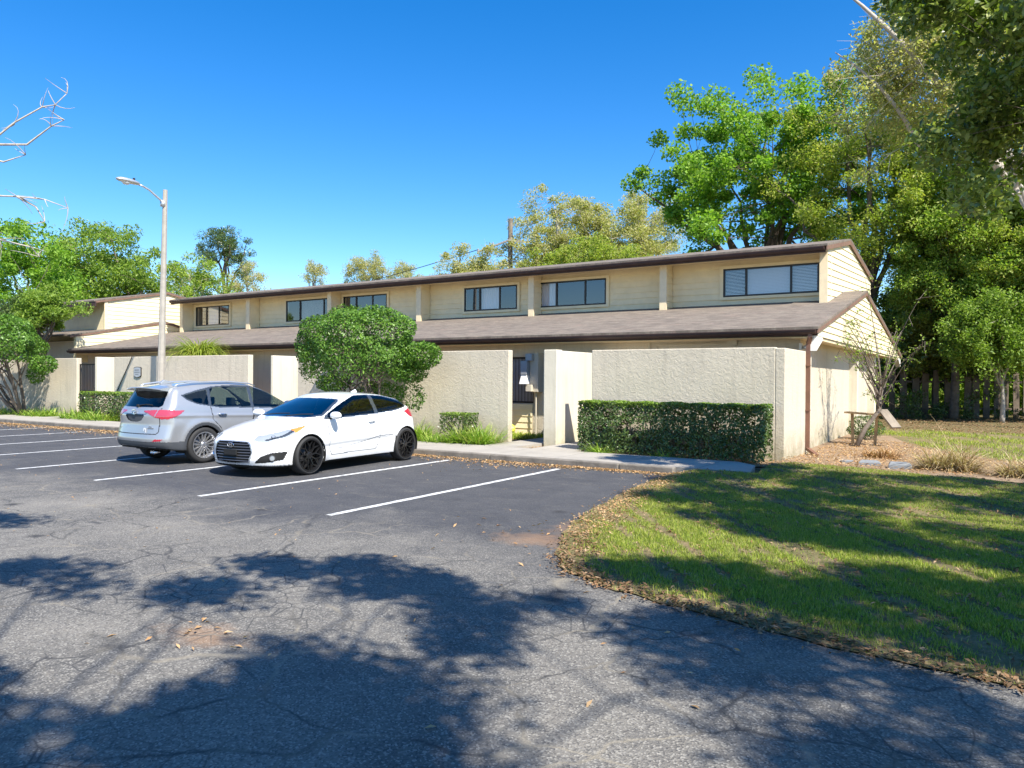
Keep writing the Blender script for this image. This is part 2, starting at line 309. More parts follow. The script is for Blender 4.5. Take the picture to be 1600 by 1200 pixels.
class MB:
    def __init__(s): s.v = []; s.f = []; s.m = []
    def add(s, V, F, m=0):
        k = len(s.v); s.v += [tuple(map(float, p)) for p in V]; s.f += [tuple(i + k for i in f) for f in F]; s.m += [m] * len(F); return s
    def box(s, x0, x1, y0, y1, z0, z1, m=0):
        V = [(x, y, z) for z in (z0, z1) for y in (y0, y1) for x in (x0, x1)]
        return s.add(V, [(0, 2, 3, 1), (4, 5, 7, 6), (0, 1, 5, 4), (2, 6, 7, 3), (0, 4, 6, 2), (1, 3, 7, 5)], m)
    def quad(s, a, b, c, d, m=0): return s.add([a, b, c, d], [(0, 1, 2, 3)], m)
    def bar(s, p, q, w, h, m=0):
        p = Vector(p); q = Vector(q); d = (q - p).normalized(); up = Vector((0, 0, 1)) if abs(d.z) < .95 else Vector((0, 1, 0))
        a = d.cross(up).normalized() * w / 2; b = a.cross(d).normalized() * h / 2
        V = [p - a - b, p + a - b, p + a + b, p - a + b, q - a - b, q + a - b, q + a + b, q - a + b]
        return s.add(V, [(0, 1, 2, 3), (7, 6, 5, 4), (0, 4, 5, 1), (1, 5, 6, 2), (2, 6, 7, 3), (3, 7, 4, 0)], m)
    def tube(s, pts, rad, n=6, m=0, caps=True):
        pts = [Vector(p) for p in pts]
        if not hasattr(rad, '__len__'): rad = [rad] * len(pts)
        k = len(s.v); prev = None
        for i, p in enumerate(pts):
            d = (pts[min(i + 1, len(pts) - 1)] - pts[max(i - 1, 0)]).normalized()
            if prev is None: a = d.orthogonal().normalized()
            else: a = (prev - d * prev.dot(d)).normalized()
            prev = a; b = d.cross(a)
            for j in range(n):
                t = 2 * math.pi * j / n; s.v.append(tuple(p + (a * math.cos(t) + b * math.sin(t)) * rad[i]))
        for i in range(len(pts) - 1):
            for j in range(n):
                s.f.append((k + i * n + j, k + i * n + (j + 1) % n, k + (i + 1) * n + (j + 1) % n, k + (i + 1) * n + j)); s.m.append(m)
        if caps:
            s.f.append(tuple(k + j for j in reversed(range(n)))); s.m.append(m)
            e = k + (len(pts) - 1) * n; s.f.append(tuple(e + j for j in range(n))); s.m.append(m)
        return s
    def prism_x(s, x0, x1, yz, m=0):
        n = len(yz); V = [(x0, y, z) for y, z in yz] + [(x1, y, z) for y, z in yz]
        F = [tuple(range(n)), tuple(reversed(range(n, 2 * n)))] + [(i, i + n, (i + 1) % n + n, (i + 1) % n) for i in range(n)]
        return s.add(V, F, m)
    def lathe(s, prof, c, axis='z', n=24, m=0):
        k = len(s.v)
        for (r, h) in prof:
            for j in range(n):
                t = 2 * math.pi * j / n; a, b = r * math.cos(t), r * math.sin(t)
                p = (a, b, h) if axis == 'z' else ((h, a, b) if axis == 'x' else (a, h, b))
                s.v.append((c[0] + p[0], c[1] + p[1], c[2] + p[2]))
        for i in range(len(prof) - 1):
            for j in range(n):
                s.f.append((k + i * n + j, k + i * n + (j + 1) % n, k + (i + 1) * n + (j + 1) % n, k + (i + 1) * n + j)); s.m.append(m)
        return s
    def obj(s, name, mat, parent=None, smooth=False, local=False):
        return mkobj(name, s.v, s.f, mat, parent, smooth, s.m if isinstance(mat, (list, tuple)) else None, local)
def bevel(o, w=0.01, seg=2):
    md = o.modifiers.new('b', 'BEVEL'); md.width = w; md.segments = seg; md.limit_method = 'ANGLE'; return o
def leaves(C, size, rg, up=0.3, aspect=0.5, nrm=None):
    """C (n,3) centres -> rhombic leaves with a fold"""
    n = len(C); size = np.broadcast_to(size, (n,)) * rg.uniform(0.65, 1.3, n)
    nr = rg.normal(size=(n, 3)); nr[:, 2] += up * 2
    if nrm is not None: nr = nr * 0.6 + nrm * 1.1
    nr /= np.linalg.norm(nr, axis=1)[:, None]
    t = rg.normal(size=(n, 3)); t -= nr * (t * nr).sum(1)[:, None]; t /= np.linalg.norm(t, axis=1)[:, None]
    s = np.cross(nr, t); a = t * size[:, None] * 0.5; b = s * (size * aspect * 0.5)[:, None]; k = nr * (size * 0.1)[:, None]
    V = np.stack([C - a, C + b * 0.9 + k - a * 0.1, C + a, C - b * 0.9 + k - a * 0.1], 1).reshape(-1, 3)
    F = np.arange(4 * n).reshape(-1, 4); return V, F
def in_poly(P, poly):
    x, y = P[:, 0], P[:, 1]; r = np.zeros(len(P), bool); n = len(poly); j = n - 1
    for i in range(n):
        xi, yi = poly[i]; xj, yj = poly[j]
        c = ((yi > y) != (yj > y)); 
        with np.errstate(divide='ignore', invalid='ignore'): c &= x < (xj - xi) * (y - yi) / ((yj - yi) if yj != yi else 1e-9) + xi
        r ^= c; j = i
    return r
def sheet(name, poly, z, mat, kind='structure'):
    o = mkobj(name, [(x, y, z) for x, y in poly], [tuple(range(len(poly)))], mat); return tag(o, kind=kind)
# ================================================================ THE GROUND
sheet('ground', [(-260, -120), (160, -120), (160, 320), (-260, 320)], 0.0, 'ground_mix')
EDGE = [(-4.95, 13.25), (-4.93, 12.7), (-4.8, 11.2), (-4.62, 10.0), (-4.44, 8.9), (-4.2, 7.9), (-3.9, 7.1), (-3.57, 6.45), (-3.25, 6.0), (-2.8, 5.74), (-2.34, 5.6),
        (-1.6, 5.4), (-0.84, 5.23), (0.19, 5.12), (2.0, 5.0), (6.0, 5.0), (30.0, 5.0)]
def wob(P, a=0.035):
    o = []
    for (x0, y0), (x1, y1) in zip(P[:-1], P[1:]):
        n = max(1, int(math.hypot(x1 - x0, y1 - y0) / 0.12)) if math.hypot(x1 - x0, y1 - y0) < 6 else 1
        for i in range(n):
            t = i / n; o.append((x0 + (x1 - x0) * t + random.uniform(-a, a), y0 + (y1 - y0) * t + random.uniform(-a, a)))
    o.append(P[-1]); return o
EW = wob(EDGE)
sheet('parking_lot', [(-60, -30), (30, -30)] + EW[::-1] + [(-60, 13.25)], 0.004, 'asphalt')
LAWN = EW + [(30, 15.2), (6, 14.3), (1.2, 14.2), (-0.6, 15.0), (-2.0, 15.5), (-3.3, 15.7), (-3.65, 15.3), (-3.4, 13.3)]
sheet('lawn', LAWN, 0.0145, 'lawn_soil')
sheet('mulch_bed', [(-3.65, 15.0), (-2.0, 15.4), (1.2, 14.0), (6, 14.1), (6, 18.5), (0.3, 19.6), (-1.6, 22.6), (-2.6, 26.5), (-3.9, 27), (-3.9, 15.0)], 0.010, 'mulch')
sheet('back_lawn', [(0.3, 19.6), (6, 18.5), (14, 19), (14, 29.5), (-3.7, 30.5), (-3.7, 27), (-2.6, 26.5), (-1.6, 22.6)], 0.012, 'lawn_soil')
def edge_dist(q):
    E = np.array(EDGE); dmin = np.full(len(q), 9.0)
    for (a, b) in zip(E[:-1], E[1:]):
        dv = b - a; t = np.clip(((q - a) * dv).sum(1) / (dv @ dv), 0, 1); dmin = np.minimum(dmin, np.linalg.norm(q - a - t[:, None] * dv, axis=1))
    return dmin
def ground_h(q):
    q = np.asarray(q, float); t = np.clip((q[:, 1] - 10.6) / 3.0, 0, 1); f = np.clip((19.5 - q[:, 1]) / 4.5, 0, 1); e = np.clip(edge_dist(q) / .5, 0, 1)
    b = .012 * np.sin(q[:, 0] * 2.1 + 1) * np.cos(q[:, 1] * 1.7) + .008 * np.sin(q[:, 0] * 5.3) * np.sin(q[:, 1] * 4.1)
    return .014 + (.104 * t * t * (3 - 2 * t) * f + b * np.clip(t, 0, 1)) * e
def mound(name, poly, x0, x1, y0, y1, st, mat, dz=0.0):
    xs_ = np.arange(x0, x1, st); ys_ = np.arange(y0, y1, st); X, Y = np.meshgrid(xs_, ys_); q = np.stack([X.ravel(), Y.ravel()], 1); Z = ground_h(q) + dz
    idx = np.arange(len(q)).reshape(X.shape); F = np.stack([idx[:-1, :-1], idx[:-1, 1:], idx[1:, 1:], idx[1:, :-1]], -1).reshape(-1, 4); c = q[F].mean(1); F = F[in_poly(c, poly)]
    u, inv = np.unique(F, return_inverse=True); return tag(mkobj(name, np.stack([q[u, 0], q[u, 1], Z[u]], 1), inv.reshape(-1, 4).astype(np.int32), mat, smooth=True), kind='structure')
mound('lawn_rise', LAWN, -5.2, 7, 10.5, 15.9, .07, 'lawn_soil', .004)
mound('mulch_rise', [(-3.6, 15.5), (-2.0, 15.4), (-.6, 14.9), (1.2, 14.1), (6, 14.2), (6, 18.6), (0.3, 19.6), (-3.6, 19.6)], -3.6, 6, 14.0, 19.6, .07, 'mulch', .001)
# sidewalk with a raised kerb
sw = MB()
def kerb_x(x): return 13.25
SWP = [(-60, 15.0), (-60, 13.42), (-3.55, 13.42), (-3.75, 14.55), (-4.2, 15.0)]
m = MB(); n = len(SWP)
m.add([(x, y, 0.0) for x, y in SWP] + [(x, y, 0.13) for x, y in SWP], [tuple(range(n, 2 * n))] + [(i, (i + 1) % n, (i + 1) % n + n, i + n) for i in range(n)])
for x0, x1, y1 in ((-9.02, -7.9, 19.4), (-10.4, -9.5, 19.4), (-20.75, -19.75, 19.4), (-31.5, -30.2, 19.4)): m.box(x0, x1, 15.0, y1 - .5, 0, 0.13)
tag(m.obj('sidewalk', 'concrete'), kind='structure')
k = MB(); x = -60.0
while x < -5.2:
    x1 = min(x + 3.0, -4.9); k.box(x + .004, x1 - .004, 13.25 + random.uniform(-.006, .006), 13.42, -0.05, 0.133)
    x = x1
tag(bevel(k.obj('kerb', 'curb_grey'), 0.025, 3), kind='structure')
# planting bed between the sidewalk and the walls
sheet('planting_bed', [(-60, 15.0), (-4.0, 15.0), (-3.6, 15.3), (-3.6, 19.1), (-60, 19.1)], 0.045, 'mulch')
# bay lines
lines = [(-7.04, 6.75), (-9.716, 6.76), (-12.6, 6.8), (-15.3, 6.8), (-18.3, 6.8), (-21.1, 6.8), (-23.9, 6.8), (-26.7, 6.8), (-29.5, 6.8), (-32.3, 6.8)]
for i, (x, y0) in enumerate(lines):
    mm = MB(); P = []; yy = y0
    L = [(x - .055 + random.uniform(-.006, .006), y0 + j * .15) for j in range(int((12.85 - y0) / .15) + 1)]
    R = [(x + .055 + random.uniform(-.006, .006), b) for a, b in L]
    V = [(a, b, .008) for a, b in L] + [(a, b, .008) for a, b in R]; nl = len(L)
    mm.add(V, [(j, j + nl, j + nl + 1, j + 1) for j in range(nl - 1)])
    tag(mm.obj('bay_line', 'line_paint'), kind='structure')

# ================================================================ SIDING AND BUILDING
def lap_wall(axis, c, out, u0, u1, zlo, zhi, name, mat, parent, top=None, bot=None, h=0.2, lip=0.028, tilt=0.0):
    """lapped boards on the plane axis=c facing `out`; top/bot(u) bound the boards; each board has a real lip"""
    mb = MB(); nseg = 1 if (top is None and bot is None and not tilt) else 26
    us = [u0 + (u1 - u0) * i / nseg for i in range(nseg + 1)]
    z = zlo - (abs(tilt) * (u1 - u0) if tilt else 0)
    def pt(u, z, d): return (c + out * d, u, z) if axis == 'x' else (u, c + out * d, z)
    while z < zhi:
        for a, b in zip(us[:-1], us[1:]):
            def cl(u, zz):
                zz += tilt * (u - u0)
                hi = top(u) if top else zhi; lo = bot(u) if bot else zlo
                return min(max(zz, lo), hi)
            a0, a1, b0, b1 = cl(a, z), cl(a, z + h), cl(b, z), cl(b, z + h)
            if a1 - a0 < 1e-4 and b1 - b0 < 1e-4: continue
            V = [pt(a, a0, lip), pt(b, b0, lip), pt(b, b1, 0.004), pt(a, a1, 0.004)]
            mb.add(V, [(0, 1, 2, 3)])
            V = [pt(a, a0, lip), pt(b, b0, lip), pt(b, b0, 0.0), pt(a, a0, 0.0)]
            mb.add(V, [(0, 1, 2, 3)])
        z += h
    return mb.obj(name, mat, parent)

def window(parent, x0, x1, z0, z1, y, splits, inside, label=None):
    """sliding window set in a wall plane facing -y at y"""
    w = MB(); t = .05
    w.box(x0 - t * 0, x1, y - .05, y + .03, z1 - t, z1); w.box(x0, x1, y - .05, y + .03, z0, z0 + t)
    w.box(x0, x0 + t, y - .048, y + .028, z0 + t, z1 - t); w.box(x1 - t, x1, y - .048, y + .028, z0 + t, z1 - t)
    xs = [x0 + (x1 - x0) * s for s in splits]
    for s in xs: w.box(s - t * .6, s + t * .6, y - .046, y + .026, z0 + t, z1 - t)
    f = w.obj('window', 'dark_frame', parent)
    if label: f['label'] = label
    tr = MB()
    for a, b, c, d in ((x0 - .11, x1 + .11, z1 + .002, z1 + .10), (x0 - .11, x1 + .11, z0 - .09, z0 - .002), (x0 - .11, x0 - .002, z0 - .002, z1 + .002), (x1 + .002, x1 + .11, z0 - .002, z1 + .002)):
        tr.box(a, b, y - .045, y - .001, c, d)
    sub(tr, 'window_trim', 'siding', f, parent)
    e = [x0 + t] + xs + [x1 - t]
    fo = f
    for i in range(len(e) - 1):
        a, b = e[i] + .01, e[i + 1] - .01
        g = MB(); yo = y - .02 + (.012 if i % 2 else 0); g.quad((a, yo, z0 + t), (b, yo, z0 + t), (b, yo, z1 - t), (a, yo, z1 - t))
        sub(g, 'pane', 'window_glass', f, parent)
        kind = inside[i]
        if kind == 'c':
            g = MB(); nn = int((b - a) / .025)
            for j in range(nn):
                xa, xb = a + (b - a) * j / nn, a + (b - a) * (j + 1) / nn
                ya, yb = y + .09 + .03 * math.sin(j * 1.35) + .012 * math.sin(j * .5), y + .09 + .03 * math.sin((j + 1) * 1.35) + .012 * math.sin((j + 1) * .5)
                g.quad((xa, ya, z0), (xb, yb, z0), (xb, yb, z1), (xa, ya, z1))
            sub(g, 'curtain', 'curtain_white', f, parent)
        elif kind in 'bwd':
            g = MB(); z = z0 + .03; hh = {'b': .020, 'w': .044, 'd': .032}[kind]
            while z < z1 - .05:
                g.quad((a, y + .05, z), (b, y + .05, z), (b, y + .06, z + hh), (a, y + .06, z + hh)); z += .045
            sub(g, 'blind', 'blind', f, parent)
    g = MB(); g.box(x0, x1, y + .1505, y + .75, z0 - .02, z1 + .02); 
    # an open-fronted dark room
    g.f = [q for q in g.f if not all(abs(g.v[i][1] - (y + .1505)) < 1e-6 for i in q)]; g.m = [0] * len(g.f)
    sub(g, 'room', 'room_dark', f, parent)
    return f
def sub(mb, name, mat, f, root):
    o = mkobj(name, np.array(mb.v) - np.array(root.location)[None, :], mb.f, mat, None); o.parent = f; return o

def wall_with_holes(mb, x0, x1, z0, z1, y, holes, th=.12):
    """front wall as boxes around rectangular holes"""
    hs_ = sorted(holes)
    x = x0
    for (a, b, c, d) in hs_:
        if a > x: mb.box(x, a, y, y + th, z0, z1)
        if c > z0: mb.box(a, b, y, y + th, z0, c)
        if d < z1: mb.box(a, b, y, y + th, d, z1)
        x = b
    if x < x1: mb.box(x, x1, y, y + th, z0, z1)

bld = thing('townhouse_row', 'long two-storey tan stucco and yellow lap-sided townhouse row with brown shingle roofs', 'building', (-20, 18.4, 0))
YE, ZE, SL = 18.4, 3.02, 0.205          # lower eave
YP = 26.5; ZP = ZE + SL * (YP - YE); YB = 38.0
XR, XL = -3.35, -36.3
YF, YW = 23.4, 24.0                     # front of the fins, recessed upper wall
UX0, UX1 = -35.3, -4.0
UE = 23.05; UZ = 5.72; UP = 27.3; UPZ = 6.53; UB = 33.0; UBZ = 5.9
def low_z(y): return ZE + SL * (y - YE) if y <= YP else ZP - (ZP - 2.95) * (y - YP) / (YB - YP)
def up_z(y): return UZ + (UPZ - UZ) * (y - UE) / (UP - UE) if y <= UP else UPZ + (UBZ - UPZ) * (y - UP) / (UB - UP)
# lower storey walls
m = MB()
door_holes = [(-13.2, -11.4, 1.02, 2.42), (-22.0, -20.3, 0.15, 2.3), (-32.6, -30.9, 0.15, 2.3)]
wall_with_holes(m, -36.0, -3.86, 0, 2.98, 19.1, door_holes)
m.box(-3.98, -3.86, 19.22, 31.5, 0, 2.8); m.box(-36.0, -35.88, 19.22, 31.5, 0, 2.95); m.box(-35.88, -3.98, 31.38, 31.5, 0, 2.95)
m.obj('wall', 'stucco', bld)
m = MB(); m.box(-35.8, -4.05, 20.0, 31.3, 0.02, 2.7); m.obj('interior_core', 'room_dark', bld)
# end buttress piers on the side wall
for ya, yb, zt in ((26.6, 27.0, 2.4), (31.0, 31.5, 2.78)): m = MB(); m.box(-3.86, -3.62, ya, yb, 0, zt); m.obj('side_pier', 'stucco_white', bld)
# lower gable end siding with soffit
def gt(u): return low_z(u) - .10
lap_wall('x', XR - .04, 1, YE + .1, YB - .1, 2.62, 4.6, 'gable_siding', 'siding_pale', bld, top=gt, bot=lambda u: 2.80 + 0 * u, h=.17)
m = MB(); m.box(XR - .10, XR - .045, YE + .12, YB - .1, 2.72, 2.80)
m.box(-3.99, XR - .10, YE + .12, YB - .1, 2.76, 2.79); m.box(XL + .1, -3.86, YE + .14, 19.10, 2.775, 2.795); m.obj('soffit', 'trim', bld)
m = MB(); m.prism_x(XR - .13, XR - .045, [(YE + .1, 2.79), (YE + .1, 2.9), (YP, ZP - .13), (YB - .1, 2.87), (YB - .1, 2.79)]); m.obj('gable_backing', 'siding_pale', bld)
for y0, y1, nm in ((YE + .02, YE + .75, 0), (YB - .9, YB - .05, 1)):
    m = MB(); V = [(-3.86, y0, 2.45), (XR - .02, y0, 2.45)]
    m.prism_x(-3.56, XR - .02, [(y0, 2.45), (y0, 2.80), (y1, 2.80), (y1, 2.72)] if nm == 0 else [(y0, 2.72), (y0, 2.80), (y1, 2.80), (y1, 2.40)])
    m.obj('eave_return', 'white_paint', bld)
# lower roof with thickness
def roof_slab(name, x0, x1, prof, mat, th=.06):
    m = MB(); P = [(y, z) for y, z in prof] + [(y, z - th) for y, z in reversed(prof)]
    n = len(prof)
    V = [(x0, y, z) for y, z in P] + [(x1, y, z) for y, z in P]; k = len(P)
    F = []
    for i in range(k): F.append((i, i + k, (i + 1) % k + k, (i + 1) % k))
    for i in range(n - 1): F.append((i, i + 1, k - 2 - i, k - 1 - i)); F.append((k + i, k + k - 1 - i, k + k - 2 - i, k + i + 1))
    m.add(V, F); return m.obj(name, mat, bld)
roof_slab('lower_roof', XL, XR + .03, [(YE - .06, ZE - .012), (YP, ZP), (YB, 2.95)], 'shingle')
roof_slab('upper_roof', UX0 - .25, UX1 + .06, [(UE - .06, UZ - .012), (UP, UPZ), (UB, UBZ)], 'shingle')
# fascias and gutters
m = MB(); m.box(XL, XR, YE, YE + .05, ZE - .215, ZE - .075); m.obj('fascia', 'fascia', bld)
m = MB(); m.box(UX0 - .25, UX1, UE, UE + .05, UZ - .25, UZ - .075); m.obj('fascia', 'fascia', bld)
def gutter(x0, x1, y, z):
    g = MB(); pr = [(y - .004, z), (y - .13, z), (y - .125, z - .05), (y - .09, z - .095), (y - .004, z - .095)]
    V = [(x0, a, b) for a, b in pr] + [(x1, a, b) for a, b in pr]; k = len(pr)
    F = [(i, i + k, i + 1 + k, i + 1) for i in range(1, k - 1)] + [tuple(range(k)), tuple(reversed(range(k, 2 * k)))]
    g.add(V, F); g.box(x0, x1, y - .140, y - .125, z - .012, z + .008)
    return g.obj('gutter', 'fascia', bld)
gutter(XL, XR - .02, YE, ZE - .085); gutter(UX0 - .2, UX1 - .02, UE, UZ - .095)
# rake boards
def rake(x, prof, w, mat='rake_brown', name='rake_board'):
    m = MB()
    for (y0, z0), (y1, z1) in zip(prof[:-1], prof[1:]):
        m.prism_x(x, x + .03, [(y0, z0 - .065), (y0, z0 - .065 - w), (y1, z1 - .065 - w), (y1, z1 - .065)])
    return m.obj(name, mat, bld)
rake(XR - .002, [(YE - .05, ZE), (YP, ZP), (YB, 2.95)], .10)
rake(UX1 + .028, [(UE - .05, UZ), (UP, UPZ), (UB, UBZ)], .13)
# upper storey
wins = [(-7.23, -4.33, 4.42, 5.32, [.25, .72], 'bwd'), (-14.10, -11.37, 4.40, 5.32, [.27, .70], 'cnn'), (-17.53, -15.06, 4.40, 5.32, [.30, .68], 'ncn'),
        (-24.15, -21.6, 4.40, 5.34, [.30, .68], 'nnn'), (-27.88, -25.10, 4.36, 5.34, [.34, .9], 'nbn'), (-34.75, -32.06, 4.38, 5.36, [.32, .7], 'ncn')]
holes = [(a, b, c, d) for a, b, c, d, *_ in wins]
m = MB(); wall_with_holes(m, UX0, UX1, 3.7, 5.62, YW + .03, holes, .1)
m.box(UX1 - .13, UX1 - .03, YF + .1, UB - .1, 3.6, 5.6); m.box(UX0 + .03, UX0 + .13, YF + .1, UB - .1, 3.6, 5.6); m.obj('upper_wall', 'siding', bld)
for x in (UX1 - .129, UX0 + .031):
    m = MB(); m.prism_x(x, x + .098, [(YF + .12, 5.59), (YF + .12, up_z(YF + .12) - .08), (UP, UPZ - .08), (UB - .1, UBZ - .07), (UB - .1, 5.59)])
    m.obj('upper_gable_backing', 'siding', bld)
m = MB(); m.box(UX0 + .2, UX1 - .2, 24.9, 32.7, 3.5, 5.6); m.obj('upper_interior', 'room_dark', bld)
# boards around the windows
xs = [UX0] + [v for w_ in sorted(wins) for v in (w_[0] - .1, w_[1] + .1)] + [UX1]
fins = [(-4.22, -4.0), (-9.17, -8.93), (-14.23, -14.0), (-19.52, -19.28), (-24.58, -24.33), (-30.06, -29.80), (-35.3, -35.06)]
bays = [(fins[i + 1][1], fins[i][0]) for i in range(len(fins) - 1)]
for (a, b) in bays:
    ww = [w_ for w_ in wins if a <= (w_[0] + w_[1]) / 2 <= b]
    segs = []
    w_ = ww[0]; l, r, z0, z1 = w_[0] - .1, w_[1] + .1, w_[2] - .09, w_[3] + .1
    # one mesh per bay: left, right, above, below
    mb = MB()
    for (u0, u1, za, zb) in ((a, max(a, l), 3.75, 5.6), (min(b, r), b, 3.75, 5.6), (max(a, l), min(b, r), z1, 5.6), (max(a, l), min(b, r), 3.75, z0)):
        if u1 - u0 < .02: continue
        z = 3.75
        while z < 5.6:
            c0, c1 = max(z, za), min(z + .2, zb)
            if c1 > c0:
                f0 = 1 - (c0 - z) / .2; f1 = 1 - (c1 - z) / .2; y0 = YW + .03 - .004 - .026 * f0; y1 = YW + .03 - .004 - .026 * f1
                mb.quad((u0, y0, c0), (u1, y0, c0), (u1, y1, c1), (u0, y1, c1))
                if c0 == z: mb.quad((u0, y0, z), (u1, y0, z), (u1, YW + .028, z), (u0, YW + .028, z))
            z += .2
    mb.obj('siding_bay', 'siding', bld)
m = MB(); m.box(UX0 + .03, UX1 - .03, YW - .012, YW - .002, 3.9, 4.20 - .0); 
fl = MB()
for (a, b) in bays: fl.box(a, b, YW - .022, YW - .003, 4.02, 4.17)
fl.obj('wall_flashing', 'fascia', bld)
for i, w_ in enumerate(wins): window(bld, w_[0], w_[1], w_[2], w_[3], YW, w_[4], w_[5])
for a, b in fins:
    last = a == fins[0][0]
    m = MB(); m.box(a, b, YF, YF + .05, 3.95, UZ - .12)
    f = m.obj('fin', 'trim', bld)
    m = MB(); m.box(a + .02, b - .03, YF + .05, YW + .02, 3.95, UZ - .1)
    sub(m, 'fin_core', 'siding', f, bld)
    if not last:
        mb = MB(); z = 3.75
        while z < 5.7:
            x = b - .03
            mb.quad((x + .024, YF + .05, z), (x + .024, YW, z), (x + .004, YW, z + .2), (x + .004, YF + .05, z + .2))
            mb.quad((x + .024, YF + .05, z), (x + .024, YW, z), (x, YW, z), (x, YF + .05, z)); z += .2
        sub(mb, 'fin_siding', 'siding', f, bld)
lap_wall('x', UX1 - .03, 1, YF + .05, UB - .1, 3.4, 6.8, 'upper_gable_siding', 'siding_pale', bld, top=lambda u: up_z(u) - .08, bot=lambda u: 3.95 + 0 * u, h=.2, tilt=0.055)
# soffit under the upper roof
m = MB(); m.box(UX0, UX1 - .24, UE + .052, YW - .03, UZ - .16, UZ - .13); m.obj('upper_soffit', 'trim', bld)
# downspout at the right end
m = MB(); m.bar((-3.50, YE - .05, 2.86), (-3.50, YE - .05, 2.76), .09, .07); m.bar((-3.50, YE - .05, 2.76), (-3.55, YE + .02, 2.62), .09, .07)
m.bar((-3.55, YE + .02, 2.62), (-3.55, YE + .02, 0.16), .09, .065); m.bar((-3.55, YE + .02, 0.17), (-3.30, YE - .22, 0.04), .09, .065)
ds = m.obj('downspout', 'downspout_brown', bld)
for zz in (1.05, 2.1): m = MB(); m.box(-3.6, -3.50, YE - .035, YE + .075, zz, zz + .03); sub(m, 'strap', 'downspout_brown', ds, bld)
# conduit on the wall under the eave
m = MB(); m.tube([(-7.75, 19.06, 2.3), (-7.75, 19.06, 2.74), (-7.7, 19.06, 2.77), (-5.5, 19.06, 2.77), (-5.45, 19.06, 2.72), (-5.45, 19.06, 2.3)], .022, 6)
m.tube([(-7.55, 19.06, 2.3), (-7.55, 19.06, 2.64), (-7.5, 19.06, 2.68), (-5.6, 19.06, 2.68)], .018, 6); m.box(-5.62, -5.38, 19.00, 19.095, 2.66, 2.82); m.obj('conduit', 'tan_metal', bld)
# recessed entry windows seen through the gaps
m = MB(); m.box(-13.2, -11.4, 19.3, 19.4, 0, 1.02); m.obj('entry_panel', 'siding', bld)
z = .1; mb = MB()
while z < 1.0:
    mb.quad((-13.2, 19.06, z), (-11.42, 19.06, z), (-11.42, 19.08, z + .18), (-13.2, 19.08, z + .18)); mb.quad((-13.2, 19.06, z), (-11.42, 19.06, z), (-11.42, 19.1, z), (-13.2, 19.1, z)); z += .18
mb.obj('entry_siding', 'siding', bld)
window(bld, -13.2, -11.4, 1.03, 2.41, 19.18, [.5], 'nn', 'tall dark window with vertical blinds behind the wall opening')
m = MB(); x = -13.1
while x < -11.5: m.quad((x, 19.24, 1.08), (x + .06, 19.28, 1.08), (x + .06, 19.28, 2.36), (x, 19.24, 2.36)); x += .11
m.obj('vertical_blind', 'metal_grey', bld)
for x0, x1 in ((-22.0, -20.3), (-32.6, -30.9)):
    m = MB(); m.box(x0 + .005, x1 - .005, 19.23, 19.27, .15, 2.295); d = m.obj('entry_door', 'tan_metal', bld)
    m = MB(); m.box(x1 - .17, x1 - .12, 19.19, 19.23, 1.0, 1.12); sub(m, 'handle', 'dark_frame', d, bld)

# neighbouring block at the left end, a little higher
nb = thing('townhouse_block', 'yellow lap-sided end of the next townhouse block beyond the long row', 'building', (-45, 22, 0))
bld_main = bld; bld = nb
NX = -36.5
NLE, NLZ, NLP, NLPZ = 18.8, 3.76, 23.3, 4.66
NUE, NUZ, NUP, NUPZ = 20.0, 5.50, 23.6, 6.24
def nl(y): return NLZ + (NLPZ - NLZ) * (y - NLE) / (NLP - NLE) if y < NLP else NLPZ - .21 * (y - NLP)
def nu(y): return NUZ + (NUPZ - NUZ) * (y - NUE) / (NUP - NUE) if y < NUP else NUPZ - .2 * (y - NUP)
m = MB(); m.box(NX - 16, NX - .2, 19.6, 29, 0, 3.5); m.obj('wall', 'stucco', nb)
m = MB(); m.prism_x(NX - .19, NX - .005, [(NLE, 2.4), (NLE, NLZ - .1), (NLP, NLPZ - .1), (29, nl(29) - .1), (29, 2.4)]); m.obj('lower_gable', 'siding_pale', nb)
lap_wall('x', NX, 1, NLE, 29, 2.4, 4.7, 'lower_gable_siding', 'siding_pale', nb, top=lambda u: nl(u) - .07, h=.2)
m = MB(); m.prism_x(NX - 15.9, NX - .205, [(20.35, 3.6), (20.35, 5.45), (NUP, NUPZ - .1), (28, nu(28) - .1), (28, 3.6)]); m.obj('upper_wall', 'siding_pale', nb)
lap_wall('x', NX - .2, 1, 20.35, 28, 3.4, 6.3, 'upper_gable_siding', 'siding_pale', nb, top=lambda u: nu(u) - .06, h=.2)
m = MB(); m.box(NX - .195, NX - .15, 20.25, 20.42, 3.9, nu(20.3) - .08); m.obj('corner_board', 'trim', nb)
roof_slab('lower_roof', NX - 16, NX + .06, [(NLE - .3, nl(NLE - .3)), (NLP, NLPZ), (29.2, nl(29.2))], 'shingle')
roof_slab('upper_roof', NX - 16, NX - .10, [(NUE - .3, nu(NUE - .3)), (NUP, NUPZ), (28.4, nu(28.4))], 'shingle')
rake(NX + .03, [(NLE - .28, nl(NLE - .28)), (NLP, NLPZ), (29.1, nl(29.1))], .07); rake(NX - .13, [(NUE - .28, nu(NUE - .28)), (NUP, NUPZ), (28.3, nu(28.3))], .07)
m = MB(); m.box(NX - 16, NX, NUE - .28, NUE - .24, nu(NUE - .28) - .3, nu(NUE - .28) - .07); m.obj('fascia', 'fascia', nb)
bld = bld_main

